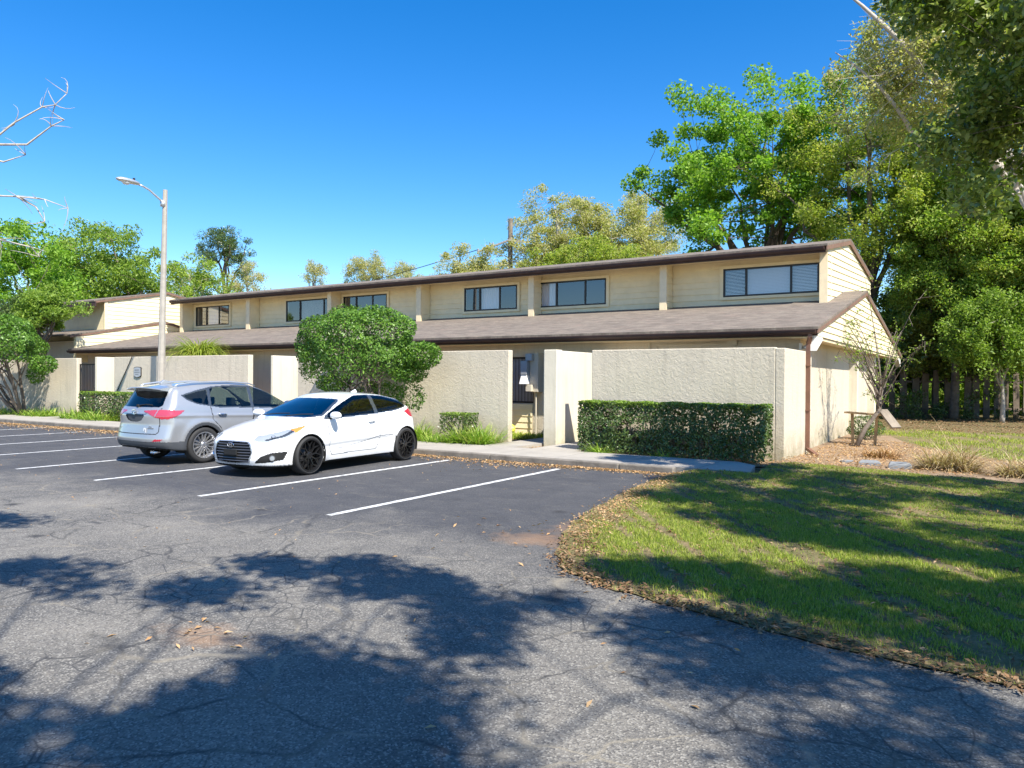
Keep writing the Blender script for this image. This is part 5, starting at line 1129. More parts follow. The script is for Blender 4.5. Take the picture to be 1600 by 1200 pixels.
# ================================================================ VEGETATION
def unit(n, rg): v = rg.normal(size=(n, 3)); return v / np.linalg.norm(v, axis=1)[:, None]
def bez(p0, p1, p2, n):
    t = np.linspace(0, 1, n)[:, None]; return (1 - t) ** 2 * p0 + 2 * t * (1 - t) * p1 + t * t * p2
def clumps_in(center, rad, n, rg, fill=0.35, low=-0.75):
    out = []
    d = unit(n * 4, rg); d = d[d[:, 2] > low][:n]
    ph = rg.uniform(0, 6.28, 3)
    k = 1 + .22 * np.sin(3 * np.arctan2(d[:, 1], d[:, 0]) + ph[0]) * np.cos(2.3 * d[:, 2] + ph[1]) + rg.normal(0, .065, len(d))
    r = rg.uniform(fill, 1.0, len(d)) ** .6 * k
    return np.array(center) + d * r[:, None] * np.array(rad)
def tree(name, label, cat, base, trunk_h, center, rad, n_cl, per, cl_r, leaf, mat, bark='bark', tr=.25, seed=0, group=None, extra=None, flat=.75, sparse_twigs=0, lean=(0, 0), low=-.75, fill=.35, hang=0, nprim=9, aspect=.5, stems=1, up=.3):
    rg = np.random.default_rng(seed); base = np.array(base, float); center = np.array(center, float)
    t = thing(name, label, cat, tuple(base), group)
    C = clumps_in(center, rad, n_cl, rg, fill, low)
    if extra is not None: C = np.concatenate([C, np.array(extra, float)])
    mb = MB(); prim = []
    for s in range(stems):
        off = np.array([rg.uniform(-.15, .15), rg.uniform(-.15, .15), 0]) * (stems > 1) * 2
        fork = base + np.array([lean[0] + (rg.uniform(-.5, .5) * rad[0] * .5 if stems > 1 else 0), lean[1] + (rg.uniform(-.4, .4) * rad[1] * .5 if stems > 1 else 0), trunk_h])
        mid = (base + off + fork) / 2 + np.array([rg.normal(0, .06) * trunk_h, rg.normal(0, .06) * trunk_h, 0]); tp = bez(base + off, mid, fork, 7); trs = tr / (stems ** .5)
        mb.tube(tp, list(np.linspace(trs * 1.25, trs * .72, 7)), 9)
        sel = rg.choice(len(C), min(max(3, nprim // stems), len(C)), replace=False)
        for i in sel:
            e = C[i]; st = fork if rg.random() < .6 else tp[5]
            m_ = st * .45 + e * .55; m_[2] = st[2] * .35 + e[2] * .65; m_ += rg.normal(0, .05, 3) * np.linalg.norm(e - st)
            P = bez(st, m_, e, 9); P[1:-1] += rg.normal(0, .018, (7, 3)) * np.linalg.norm(e - st); ra = np.linspace(trs * .55, trs * .10, 9); mb.tube(P, list(ra), 7, caps=False); prim.append((P, ra))
    AP = np.concatenate([p[2:] for p, _ in prim]); AR = np.concatenate([r_[2:] for _, r_ in prim])
    for e in C:
        dd = np.linalg.norm(AP - e, axis=1); j = int(np.argmin(dd + rg.uniform(0, .3, len(dd)) * dd)); st = AP[j]; l = dd[j]
        if l < .05: continue
        P = bez(st, (st + e) / 2 + rg.normal(0, .12, 3) * l + np.array([0, 0, -.06 * l]), e, 5); mb.tube(P, list(np.linspace(min(AR[j] * .6, .05 * tr / .25 + .012), .008, 5)), 4, caps=False)
        for _ in range(sparse_twigs):
            q = e + unit(1, rg)[0] * cl_r * rg.uniform(.8, 1.7); mb.tube(bez(P[3], (P[3] + q) / 2 + rg.normal(0, .05, 3), q, 4), [.012, .010, .008, .005], 3, caps=False)
    mb.obj('trunk', bark, t, True)
    n = len(C) * per; ci = np.repeat(np.arange(len(C)), per); crs = cl_r * rg.uniform(.6, 1.45, len(C))
    u_ = unit(n, rg) * (rg.uniform(0, 1, n) ** .45)[:, None]; u_[:, 2] *= flat
    P = C[ci] + u_ * crs[ci][:, None]
    if hang: P[:, 2] -= rg.exponential(hang, n)
    V, F = leaves(P, leaf, rg, up=up, aspect=aspect, nrm=None)
    mkobj('crown', V, F, mat, t)
    return t
# ---- behind the right half of the roof
tree('maple_tree', 'tall bright green broadleaf tree rising behind the right half of the roof', 'tree', (-10.5, 43.5, 0), 6.5, (-11.2, 42.5, 12.6), (6.2, 4.5, 6.4), 175, 270, .78, .205, 'leaf_bright', 'bark_brown', .34, 21, fill=.15, nprim=14, aspect=.75, extra=[(-17.6, 42, 14.2), (-18.2, 42, 13.6), (-16.6, 42, 16), (-8.7, 42.5, 17.6)])
tree('oak_tree', 'olive yellow-green oak between the bright green tree and the tall pale-limbed tree', 'tree', (-5.2, 41.5, 0), 5.5, (-5.4, 40.8, 11.2), (3.8, 3.4, 6.6), 150, 300, .75, .17, 'leaf_olive', 'bark', .3, 22, nprim=12, fill=.2)
tree('live_oak', 'pale tan-green airy tree behind the roof just right of the utility pole', 'tree', (-30.3, 55.5, 0), 7.5, (-29.6, 54.5, 12.4), (4.6, 4, 4.9), 190, 210, .75, .19, 'leaf_tan', 'bark_pale', .3, 23, 'airy tan-green trees behind the middle of the roof', fill=.15, nprim=12, sparse_twigs=3)
tree('live_oak', 'pale tan-green airy tree behind the roof, touching the bright green tree', 'tree', (-24.5, 57, 0), 7, (-24.6, 56.5, 12.6), (4.2, 4, 5.2), 180, 210, .75, .19, 'leaf_tan', 'bark_pale', .28, 24, 'airy tan-green trees behind the middle of the roof', fill=.15, nprim=11, sparse_twigs=3)
tree('live_oak', 'low tan-green airy tree left of the utility pole', 'tree', (-36.2, 52, 0), 6, (-36.4, 51.5, 9.7), (4.2, 3, 3.3), 130, 190, .7, .19, 'leaf_tan', 'bark_pale', .25, 25, 'airy tan-green trees behind the middle of the roof', fill=.15, nprim=10, sparse_twigs=3)
tree('young_oak', 'green bushy tree low behind the roof between the utility pole and bright tree', 'tree', (-25.5, 50, 0), 5, (-25.5, 50, 9.6), (5.8, 2.6, 2.9), 130, 200, .7, .2, 'leaf_olive', 'bark', .2, 26, nprim=9, fill=.2)
# ---- tall pale limbed tree, upper right
tp_ = tree('sycamore_tree', 'very tall tree with bare pale limbs and wispy foliage at the upper right', 'tree', (3.4, 33.8, 0), 9.0, (-1.7, 33.0, 14.2), (3.7, 3, 4.8), 190, 150, .7, .17, 'leaf_tan', 'bark_pale', .15, 27, fill=.1, nprim=9, sparse_twigs=4, lean=(-2.6, 0), hang=.25)
mb = MB(); mb.tube(bez(np.array([.6, 33.5, 9.0]), np.array([-1.6, 31.0, 13.2]), np.array([-4.9, 30.4, 16.6]), 9), [.15, .14, .13, .12, .11, .10, .08, .06, .03], 8)
mb.tube(bez(np.array([-2.2, 33.1, 10.4]), np.array([-3.0, 31.6, 12.8]), np.array([-5.1, 31.0, 14.4]), 8), [.10, .09, .08, .07, .06, .05, .04, .02], 7); mb.obj('limb', 'bark_pale', tp_, True)
# ---- yellow-green and dark middle masses on the right
RG = 'trees crowding the back of the yard on the right'
tree('elm_tree', 'yellow-green bushy tree directly right of the roof peak', 'tree', (-1.4, 41, 0), 3.4, (-1.1, 40.2, 8.0), (3.3, 2.2, 4.4), 165, 300, .62, .15, 'leaf_mid', 'bark', .18, 31, RG, nprim=10, fill=.2)
tree('elm_tree', 'light yellow-green tree with drooping sprays in the middle of the right edge', 'tree', (2.2, 41.0, 0), 3.0, (1.0, 40.0, 7.2), (3.4, 2.2, 4.6), 175, 310, .55, .13, 'leaf_olive', 'bark_pale', .16, 32, RG, nprim=10, fill=.15, hang=.15)
tree('elm_tree', 'tall green tree filling the gap behind the pale limbs', 'tree', (2.5, 42.0, 0), 6, (.2, 40.5, 11.6), (5.6, 3, 5.0), 150, 260, .8, .18, 'leaf_mid', 'bark', .28, 33, RG, nprim=12, fill=.2)
tree('magnolia_tree', 'glossy dark evergreen tree beside the side gable and above the fence', 'tree', (-3.0, 42.4, 0), 1.5, (-2.9, 41.9, 4.0), (2.6, 1.7, 3.0), 150, 300, .5, .18, 'leaf_oak', 'bark', .14, 34, RG, nprim=8, fill=.15, low=-1)
tree('magnolia_tree', 'glossy dark evergreen tree above the middle of the board fence', 'tree', (-.8, 43.8, 0), 1.8, (-.8, 42.6, 4.4), (2.6, 1.8, 2.6), 95, 240, .55, .2, 'leaf_dark', 'bark', .15, 35, RG, nprim=8, fill=.15, low=-1)
tree('elm_tree', 'green drooping young tree standing in front of the board fence', 'tree', (.5, 38.6, 0), 1.7, (.4, 38.0, 3.8), (2.2, 1.5, 2.0), 130, 240, .45, .13, 'leaf_lime', 'bark_pale', .09, 36, RG, nprim=9, fill=.15, hang=.2)
tree('elm_tree', 'green tree at the right edge behind the fence end', 'tree', (4.6, 41.5, 0), 3, (3.0, 39.5, 5.8), (3.4, 2.4, 4.4), 150, 300, .6, .17, 'leaf_mid', 'bark', .2, 37, RG, nprim=8, fill=.2)
tree('elm_tree', 'light yellow-green tree crowding close behind the side gable', 'tree', (-2.2, 42.5, 0), 2.6, (-2.2, 41.2, 6.8), (2.4, 1.5, 3.4), 150, 280, .5, .13, 'leaf_olive', 'bark', .1, 38, RG, nprim=8, fill=.2, hang=.1)
# ---- the big tree standing just outside the frame on the right; its boughs enter the picture and shade the lawn
def shade_spots():
    rg = np.random.default_rng(77); out = []
    # patches of ground in shade (x, y, rx, ry, number)
    S = [(-4.0, 1.4, 2.4, .85, 40), (-1.8, 2.4, 1.9, .75, 48), (-2.9, 2.5, .8, .4, 18), (-3.0, 3.05, .9, .3, 12), (-.2, 3.2, 1.0, .8, 16), (.6, 4.2, 1.0, .7, 18), (-.3, 4.75, 1.1, .3, 12), (-1.9, 5.15, 1.0, .3, 12), (-1.25, 4.4, .5, .12, 3), (-2.9, 4.1, .35, .22, 4), (-3.2, 4.6, .35, .16, 4),
         (-5.5, 4.65, .5, .14, 4), (-4.6, 5.05, .55, .16, 5), (-3.75, 4.95, .5, .16, 5), (-4.4, 4.55, .25, .1, 2), (-6.9, 3.3, .7, .25, 6), (-5.4, 3.75, .45, .15, 4), (-10.1, 4.25, .5, .18, 4), (-9.2, 3.0, .7, .4, 5),
         (.2, 6.2, 1.9, .7, 40), (-1.4, 6.45, 1.5, .45, 26), (-.2, 7.3, 1.0, .35, 14), (.6, 8.4, 1.0, .5, 16), (-1.0, 8.9, 1.6, .5, 24), (-2.6, 10.8, 1.3, .6, 20), (-3.9, 10.8, .5, .6, 6), (-2.9, 13.0, 1.4, .5, 16), (.4, 14.6, 1.4, .5, 14), (-2.6, 6.3, .5, .25, 6), (2.6, 7.0, 1.4, 1.2, 24), (-.6, 9.6, 2.2, .9, 34), (-2.3, 10.2, 1.2, .8, 20), (1.6, 10.2, 1.8, 1.2, 26), (-1.4, 12.1, 2.4, .9, 36), (-3.6, 12.0, .9, .7, 10), (.9, 12.8, 1.8, .9, 22), (-4.6, 12.6, .7, .25, 5), (-3.9, 14.2, 1.1, .3, 8), (-1.2, 13.9, 1.6, .5, 14), (3.4, 12, 2, 2, 20),
         (-1.9, 8.6, .6, .2, 4), (-3.1, 9.4, .5, .3, 4)]
    for x, y, rx, ry, n in S:
        for _ in range(n):
            a = rg.uniform(0, 6.28); r_ = rg.uniform(0, 1) ** .5; gx, gy = x + rx * r_ * math.cos(a), y + ry * r_ * math.sin(a)
            z = rg.uniform(6.2, 8.6); out.append((gx + .75 * z, gy - .37 * z, z))
    return np.array(out)
SP = shade_spots()
def bough_spots():
    rg = np.random.default_rng(8); out = []
    while len(out) < 62:
        y = rg.uniform(11.2, 13.4); k = y / 12.2; x, z = rg.uniform(-1.5, .75), rg.uniform(3.9, 8.2)
        left = np.interp(z, [3.9, 4.6, 5.2, 6.0, 6.8, 8.2], [.05, -.35, -.75, -.85, -.95, -1.45])
        if x > left and not (x < -.55 and z > 6.0 and z < 6.9 and rg.random() < .75): out.append((x, y, 1.75 + (z - 1.75) * k))
    return np.array(out)
boughs = bough_spots()
own = SP[(SP[:, 0] > 1.8) | (SP[:, 1] > 5.2)]; oth = SP[~((SP[:, 0] > 1.8) | (SP[:, 1] > 5.2))]
rgb_ = np.random.default_rng(5)
def canopy(name, label, base, trunk_top, C, per, cl_r, leaf, mat, bark, tr, seed, nprim, per2=None):
    rg = np.random.default_rng(seed); base = np.array(base, float); t = thing(name, label, 'tree', tuple(base)); mb = MB()
    fork = np.array(trunk_top, float); tp = bez(base, (base + fork) / 2 + np.array([.15, -.1, 0]), fork, 8); mb.tube(tp, list(np.linspace(tr * 1.3, tr * .8, 8)), 12)
    # spread primaries by farthest-point sampling
    idx = [0]; d = np.linalg.norm(C - C[0], axis=1)
    for _ in range(nprim - 1): j = int(np.argmax(d)); idx.append(j); d = np.minimum(d, np.linalg.norm(C - C[j], axis=1))
    prim = []
    for i in idx:
        e = C[i]; l = np.linalg.norm(e - fork); m_ = fork * .5 + e * .5; m_[2] += .18 * l; P = bez(fork, m_, e, 12); P[1:-1] += rg.normal(0, .010, (10, 3)) * l; ra = np.concatenate([np.linspace(tr * .38, .034, 4), np.linspace(.03, .009, 8)]); mb.tube(P, list(ra), 7, caps=False); prim.append((P, ra))
    AP = np.concatenate([p[3:] for p, _ in prim]); AR = np.concatenate([r_[3:] for _, r_ in prim])
    for e in C:
        dd = np.linalg.norm(AP - e, axis=1); j = int(np.argmin(dd)); l = dd[j]
        if l < .08: continue
        P = bez(AP[j], (AP[j] + e) / 2 + rg.normal(0, .08, 3) * l + np.array([0, 0, .05 * l]), e, 5); mb.tube(P, list(np.linspace(min(AR[j] * .5, .016), .004, 5)), 4, caps=False)
    mb.obj('trunk', bark, t, True)
    pr = np.broadcast_to(per, (len(C),)) if per2 is None else per2; ci = np.repeat(np.arange(len(C)), pr); n = len(ci)
    u_ = unit(n, rg) * (rg.uniform(0, 1, n) ** .5)[:, None]; u_[:, 2] *= .8; P = C[ci] + u_ * (cl_r * rg.uniform(.7, 1.3, len(C)))[ci][:, None]
    V, F = leaves(P, leaf, rg, up=.4, aspect=.55); mkobj('crown', V, F, mat, t); return t
C1 = np.concatenate([boughs, own]); per1 = np.concatenate([np.full(len(boughs), 330), np.full(len(own), 190)]).astype(int)
canopy('laurel_oak', 'large dark-leaved oak whose near boughs hang into the upper right corner', (7.6, 9.2, 0), (7.0, 8.9, 4.6), C1, 0, .40, .115, 'leaf_oak', 'bark', .34, 41, 16, per1)
canopy('laurel_oak', 'oak standing behind the viewpoint that casts leafy shade on the asphalt', (4.6, -4.6, 0), (4.2, -3.8, 4.8), oth, 210, .40, .125, 'leaf_oak', 'bark', .32, 42, 14)

# ---- left background
LG = 'bright green trees beyond the left end of the building'
tree('hackberry_tree', 'bright green rounded tree behind the neighbouring block, tallest at left', 'tree', (-57, 34, 0), 5, (-59.5, 32.8, 9.2), (5.8, 4.5, 4.7), 150, 240, .9, .25, 'leaf_lime', 'bark', .3, 51, LG, fill=.2, nprim=10)
tree('hackberry_tree', 'bright green tree cut by the left edge of the picture', 'tree', (-53.5, 25, 0), 4, (-54.5, 24, 7.6), (5.5, 4.5, 4.4), 120, 200, .85, .27, 'leaf_bright', 'bark', .28, 152, LG, fill=.2, nprim=9)
tree('hackberry_tree', 'green tree with thin grey twigs just left of the street lamp', 'tree', (-60, 41, 0), 5, (-59.5, 40.5, 9.0), (3.6, 3, 3.6), 75, 110, .8, .25, 'leaf_mid', 'bark_pale', .24, 53, LG, fill=.2, nprim=10, sparse_twigs=3)
tree('ornamental_maple', 'small yellow-green spreading tree in front of the neighbouring roof', 'tree', (-37.4, 17.7, 0), 2.9, (-36.9, 17.6, 4.75), (2.2, .9, 1.15), 95, 190, .38, .13, 'leaf_lime', 'bark', .13, 54, fill=.2, nprim=9)
tree('ornamental_maple', 'dark green small tree half behind the yellow-green one at left', 'tree', (-40.2, 18.2, 0), 2.6, (-40.1, 18.1, 4.4), (1.9, .9, 1.3), 60, 170, .42, .14, 'leaf_hedge', 'bark', .1, 55, fill=.2, nprim=7)
tree('pine_tree', 'lone open-crowned green pine above the left part of the roof', 'tree', (-64.5, 47.5, 0), 11.5, (-64.6, 47.4, 14.2), (2.9, 2.6, 2.6), 60, 150, .72, .30, 'leaf_hedge', 'bark_brown', .22, 56, fill=.2, nprim=10, aspect=.22, extra=[(-67.5, 47, 11.8), (-68.2, 47, 11.3), (-62, 47.3, 12.0), (-61.2, 47.3, 11.6), (-60.6, 47.5, 11.2)])
def bare(name, label, base, h, center, rad, n, seed, mat='bark_pale', group=None, leafmat=None, per=95):
    return tree(name, label, 'tree', base, h, center, rad, n, per, .6, .16, leafmat or 'leaf_tan', mat, .16, seed, group, fill=.2, nprim=10, sparse_twigs=5)
TG = 'thin pale winter trees along the roof line'
bare('winter_tree', 'thin pale winter tree left of the lone pine', (-69.5, 48, 0), 8, (-69, 47.5, 11.2), (2.6, 2, 1.9), 45, 61, group=TG)
bare('winter_tree', 'thin pale winter tree right of the lone pine', (-61, 48, 0), 8, (-61, 47.5, 10.9), (2.4, 2, 1.8), 45, 62, group=TG)
bare('winter_tree', 'narrow tan winter tree above the second bay of the roof', (-62.5, 58, 0), 10, (-61.6, 56.8, 12.7), (1.2, 1, 1.7), 30, 63, group=TG)
bare('winter_tree', 'tan and yellow winter tree above the roof left of centre', (-55, 60, 0), 10, (-56.6, 59.2, 13.0), (3.0, 1.6, 2.0), 75, 64, group=TG, per=120)
bare('winter_tree', 'yellowish winter tree nearest the utility pole on its left', (-51, 61, 0), 9, (-52.4, 60.6, 12.5), (2.4, 1.6, 1.5), 45, 65, group=TG, leafmat='leaf_tan', per=110)
# dead limbs reaching in from the left
dt = thing('dead_tree', 'leafless tree with bleached curved limbs reaching in at the left edge', 'tree', (-36.5, 11.5, 0))
mb = MB(); mb.tube([(-36.5, 11.5, 0), (-36.4, 11.6, 4), (-36.2, 11.8, 8), (-36.5, 11.7, 11), (-36.1, 12, 13.2)], [.35, .3, .25, .17, .08], 9)
LM = [[(-36.3, 11.8, 8.2), (-35.2, 13.3, 8.6), (-34.0, 14.1, 9.0), (-33.0, 14.7, 8.95), (-32.1, 15.3, 8.85), (-31.5, 15.9, 8.55)],
      [(-36.2, 11.9, 9.4), (-35.0, 13.2, 10.2), (-33.9, 14.0, 11.0), (-33.0, 14.6, 11.9), (-32.3, 15.3, 12.6), (-31.9, 15.6, 12.7), (-31.6, 15.9, 13.2)],
      [(-33.9, 14.0, 11.0), (-32.9, 15.0, 11.1), (-32.2, 15.6, 11.9), (-31.6, 15.8, 12.1)], [(-33.0, 14.7, 8.95), (-32.6, 15.2, 8.6), (-32.3, 15.4, 8.0)],
      [(-36.3, 11.8, 7.0), (-35.0, 13.5, 7.2), (-33.8, 14.4, 7.25), (-33.0, 15.2, 7.0), (-32.7, 15.4, 6.6)], [(-36.2, 11.9, 10.6), (-35.1, 13.2, 11.8), (-34.4, 13.8, 12.1), (-33.9, 14.2, 11.9)], [(-34.6, 13.6, 10.6), (-33.7, 14.5, 10.4), (-33.0, 15.0, 10.7)]]
for P in LM:
    n = len(P); mb.tube(P, list(np.linspace(.055, .014, n)), 7)
rgd = np.random.default_rng(3)
for P in LM:
    for p in P[2:]:
        for _ in range(3):
            q = np.array(p) + unit(1, rgd)[0] * rgd.uniform(.4, 1.1); mb.tube(bez(np.array(p, float), (np.array(p) + q) / 2 + rgd.normal(0, .12, 3), q, 5), [.02, .016, .012, .009, .005], 4, caps=False)
mb.obj('trunk', 'bark_pale', dt, True)
# ---- the rounded trees by the walls
def topiary(name, label, base, center, rad, nl, leaf, mat, seed, stems, trunk_r, cut=-.5, extra=(), flip=False):
    rg = np.random.default_rng(seed); t = thing(name, label, 'tree', base); base = np.array(base, float); c = np.array(center, float); rad = np.array(rad, float)
    n = int(nl * 1.7); d = unit(n, rg); d = d[d[:, 2] > cut][:nl]; n = len(d); ph = rg.uniform(0, 6.28, 4)
    r = 1 + .05 * np.sin(5 * np.arctan2(d[:, 1], d[:, 0]) + ph[0]) + .05 * np.sin(7 * d[:, 2] + ph[1]) + .04 * np.sin(9 * d[:, 0] + 8 * d[:, 2] + ph[2])
    r -= rg.exponential(.07, n); r = np.maximum(r, .35)
    # clumped surface: random pits
    pit = unit(60, rg); pr = rg.uniform(.07, .16, 60)
    for p, w_ in zip(pit, pr): dd = np.linalg.norm(d - p, axis=1); r -= .10 * np.exp(-(dd / w_) ** 2)
    P = c + d * r[:, None] * rad; low = d[:, 2] < cut + .25; P[low, 2] += rg.normal(0, .14, low.sum())
    nr = d / rad; nr /= np.linalg.norm(nr, axis=1)[:, None]
    V, F = leaves(P, leaf, rg, up=.2, aspect=.5, nrm=nr)
    for (ec, er, en) in extra:
        P2 = np.array(ec) + unit(en, rg) * (rg.uniform(.3, 1, en) ** .5)[:, None] * np.array(er); V2, F2 = leaves(P2, leaf, rg, up=.3); F = np.concatenate([F, F2 + len(V)]); V = np.concatenate([V, V2])
    mkobj('crown', V, F, mat, t)
    mb = MB()
    for s in range(stems):
        a = 2 * math.pi * s / stems + rg.uniform(-.3, .3); b0 = base + np.array([.12 * math.cos(a), .12 * math.sin(a), 0]); e = c + np.array([rad[0] * .45 * math.cos(a), rad[1] * .45 * math.sin(a), -rad[2] * rg.uniform(.1, .4)])
        P = bez(b0, (b0 + e) / 2 + np.array([.1 * math.cos(a + 1), .1 * math.sin(a + 1), -.1]), e, 8); P[1:-1] += rg.normal(0, .02, (6, 3)); mb.tube(P, list(np.linspace(trunk_r, trunk_r * .5, 8)), 7)
        for k in range(6):
            st = P[rg.integers(3, 8)]; q = c + unit(1, rg)[0] * rad * .8; q[2] = max(q[2], c[2] + cut * rad[2]); mb.tube(bez(st, (st + q) / 2 + rg.normal(0, .06, 3), q, 5), list(np.linspace(trunk_r * .45, .008, 5)), 5, caps=False)
    mb.obj('trunk', 'bark', t, True); return t
topiary('ligustrum_tree', 'round-crowned dense green tree behind the roof of the white coupe', (-14.2, 15.3, .04), (-14.75, 15.15, 2.55), (2.05, 1.15, 1.25), 21000, .088, 'leaf_shrub', 71, 5, .05, cut=-.55,
        extra=[((-12.45, 15.15, 2.35), (.62, .45, .38), 2200), ((-12.9, 15.2, 1.9), (.6, .45, .3), 1200), ((-15.6, 15.1, 1.6), (.6, .4, .28), 1100), ((-13.0, 15.4, 1.25), (.5, .3, .4), 480), ((-14.2, 15.5, 1.35), (.9, .3, .35), 1200)])
topiary('ligustrum_tree', 'spreading multi-trunked green tree against the wall at the far left', (-34.2, 15.4, .04), (-34.9, 14.6, 3.0), (3.1, 1.4, 1.25), 13000, .12, 'leaf_shrub', 72, 7, .075, cut=-.5,
        extra=[((-32.0, 15.2, 2.2), (.7, .5, .4), 1200), ((-33.0, 15.4, 1.8), (.5, .3, .4), 500)])
# ---- hedges
def hedge(name, label, x0, x1, y0, y1, z0, z1, n, leaf, seed, rot=0, gaps=.12, group=None, pits=50):
    rg = np.random.default_rng(seed); cx, cy = (x0 + x1) / 2, (y0 + y1) / 2; t = thing(name, label, 'hedge', (cx, cy, z0), group)
    A = np.array([(x1 - x0) * (y1 - y0), (x1 - x0) * (z1 - z0), (x1 - x0) * (z1 - z0), (y1 - y0) * (z1 - z0), (y1 - y0) * (z1 - z0)]); A[0] *= 1.5; cnt = (n * A / A.sum()).astype(int); allP = []; allN = []; top = None
    for k, m_ in enumerate(cnt):
        u, v, dpt = rg.uniform(0, 1, m_), rg.uniform(0, 1, m_), rg.exponential(.035, m_)
        if k == 0: P = np.stack([x0 + u * (x1 - x0), y0 + v * (y1 - y0), z1 - dpt + .015 * np.sin(u * 40)], 1); nn = (0, 0, 1)
        elif k == 1: P = np.stack([x0 + u * (x1 - x0), y0 + dpt * 1.8 + .03 * np.sin(u * 23) + .03 * np.sin(v * 9), z0 + v * (z1 - z0)], 1); nn = (0, -1, .2)
        elif k == 2: P = np.stack([x0 + u * (x1 - x0), y1 - dpt, z0 + v * (z1 - z0)], 1); nn = (0, 1, .2)
        elif k == 3: P = np.stack([x0 + dpt, y0 + u * (y1 - y0), z0 + v * (z1 - z0)], 1); nn = (-1, 0, .2)
        else: P = np.stack([x1 - dpt - (.18 * (1 - v) ** 1.5), y0 + u * (y1 - y0), z0 + v * (z1 - z0)], 1); nn = (1, 0, .2)
        allP.append(P); allN.append(np.tile(nn, (len(P), 1)))
        if k == 0: top = (P, np.tile(nn, (len(P), 1)))
    P = np.concatenate(allP[1:]); NN = np.concatenate(allN[1:]).astype(float)
    # gaps in the side faces through which wall and twigs show
    keep = np.ones(len(P), bool)
    for _ in range(pits):
        g = np.array([rg.uniform(x0, x1), 0, rg.uniform(z0 + .1, z1 - .2)]); dd = np.hypot((P[:, 0] - g[0]), (P[:, 2] - g[2]) * 1.1); keep &= ~((dd < rg.uniform(.03, gaps)) & (rg.uniform(0, 1, len(P)) < .93))
    keep &= rg.uniform(0, 1, len(P)) < np.interp(P[:, 2], [z0, z0 + .18, z0 + .4], [.35, .75, 1]); P, NN = P[keep], NN[keep]
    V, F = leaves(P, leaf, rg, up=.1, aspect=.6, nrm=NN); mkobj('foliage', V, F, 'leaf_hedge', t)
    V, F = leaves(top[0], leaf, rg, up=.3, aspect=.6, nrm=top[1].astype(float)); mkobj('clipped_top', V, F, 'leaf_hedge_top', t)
    mb = MB(); x = x0 + .15
    while x < x1 - .1:
        for _ in range(4):
            q = np.array([x + rg.uniform(-.2, .2), rg.uniform(y0 + .08, y1 - .08), rg.uniform(z0 + .5 * (z1 - z0), z1 - .05)]); mb.tube(bez(np.array([x, cy, z0]), np.array([x, cy, (z0 + q[2]) / 2]) + rg.normal(0, .05, 3), q, 5), [.016, .013, .011, .008, .005], 4, caps=False)
        x += .22
    mb.obj('stems', 'bark', t); return t
hedge('long_hedge', 'long clipped boxy hedge with bare gaps in front of the nearest courtyard wall', -7.98, -3.78, 15.35, 16.05, .08, 1.25, 30000, .062, 81, pits=30)
hedge('low_hedge', 'small clipped box hedge between grass clumps right of the white coupe', -12.1, -11.25, 15.45, 16.05, .1, .85, 3600, .055, 82, pits=8)
hedge('low_hedge', 'small clipped low hedge beside the iron gate, left of the silver car', -29.6, -26.4, 15.35, 16.05, .1, 1.15, 5500, .085, 83, pits=10)
# ---- strap-leaf clumps
def straps(name, label, cat, c, n, ln, wd, mat, seed, spread=.25, droop=1.0, group=None, upr=.5, base_r=.12, part='leaves'):
    rg = np.random.default_rng(seed); c = np.array(c, float); V = []; F = []; k = 0
    for i in range(n):
        a = rg.uniform(0, 6.28); b = c + np.array([math.cos(a), math.sin(a), 0]) * rg.uniform(0, base_r) + np.array([rg.uniform(-spread, spread), rg.uniform(-spread * .6, spread * .6), 0])
        l = ln * rg.uniform(.6, 1.2); th = rg.uniform(.1, 1.0) ** upr * 1.15; dr = droop * rg.uniform(.5, 1.3); a += rg.normal(0, .3)
        p = b.copy(); s = np.array([-math.sin(a), math.cos(a), 0]); m = 6
        for j in range(m):
            w_ = wd * (1 - (j / (m - 1)) ** 2 * .92) * .5; V += [p - s * w_, p + s * w_]; an = th + dr * (j / m) ** 1.5; p = p + np.array([math.cos(a) * math.sin(an), math.sin(a) * math.sin(an), math.cos(an)]) * l / (m - 1)
            if p[2] < c[2] + .01: p[2] = c[2] + .01
        F += [(k + 2 * j, k + 2 * j + 1, k + 2 * j + 3, k + 2 * j + 2) for j in range(m - 1)]; k += 2 * m
    o = mkobj(name, V, np.array(F), mat); return tag(o, label, cat, group)
GG = 'green strap-leaf grass clumps in the planting bed'
for i, (x, y, n, ln, sp, lb) in enumerate([(-12.9, 15.5, 420, .72, .34, 'green strap-leaf clump nearest the rear wheel of the white coupe'), (-11.95, 15.15, 220, .48, .26, 'short green strap-leaf clump in front of the small box hedge'),
        (-11.0, 15.5, 700, .74, .46, 'largest green strap-leaf clump, beside the wall opening'), (-11.5, 15.25, 150, .45, .2, 'green strap-leaf clump between the small hedge and the largest clump'),
        (-7.35, 15.25, 110, .42, .1, 'bright green strap-leaf clump at the left foot of the long hedge'), (-5.9, 15.25, 45, .34, .1, 'sparse green strap-leaf tuft at the middle foot of the long hedge'),
        (-27.9, 15.3, 420, .62, .7, 'green strap-leaf clump between the silver car and the low hedge'), (-29.6, 15.3, 380, .6, .6, 'green strap-leaf clump at the sidewalk end of the walkway to the iron gate'),
        (-32.6, 15.4, 420, .55, .8, 'green strap-leaf clump right of the spreading tree trunks'), (-35.0, 15.3, 420, .5, .9, 'green strap-leaf clump under the spreading tree')]):
    straps('liriope_clump', lb, 'plant', (x, y, .05), n, ln, .026 if x > -20 else .04, 'liriope', 100 + i, sp, 1.3, GG)
straps('fountain_palm', 'bright yellow-green fountain-like plant rising above the courtyard wall right of the street lamp', 'plant', (-25.3, 17.6, 2.3), 1300, 1.45, .040, 'palm', 130, .22, 3.1, upr=.6)
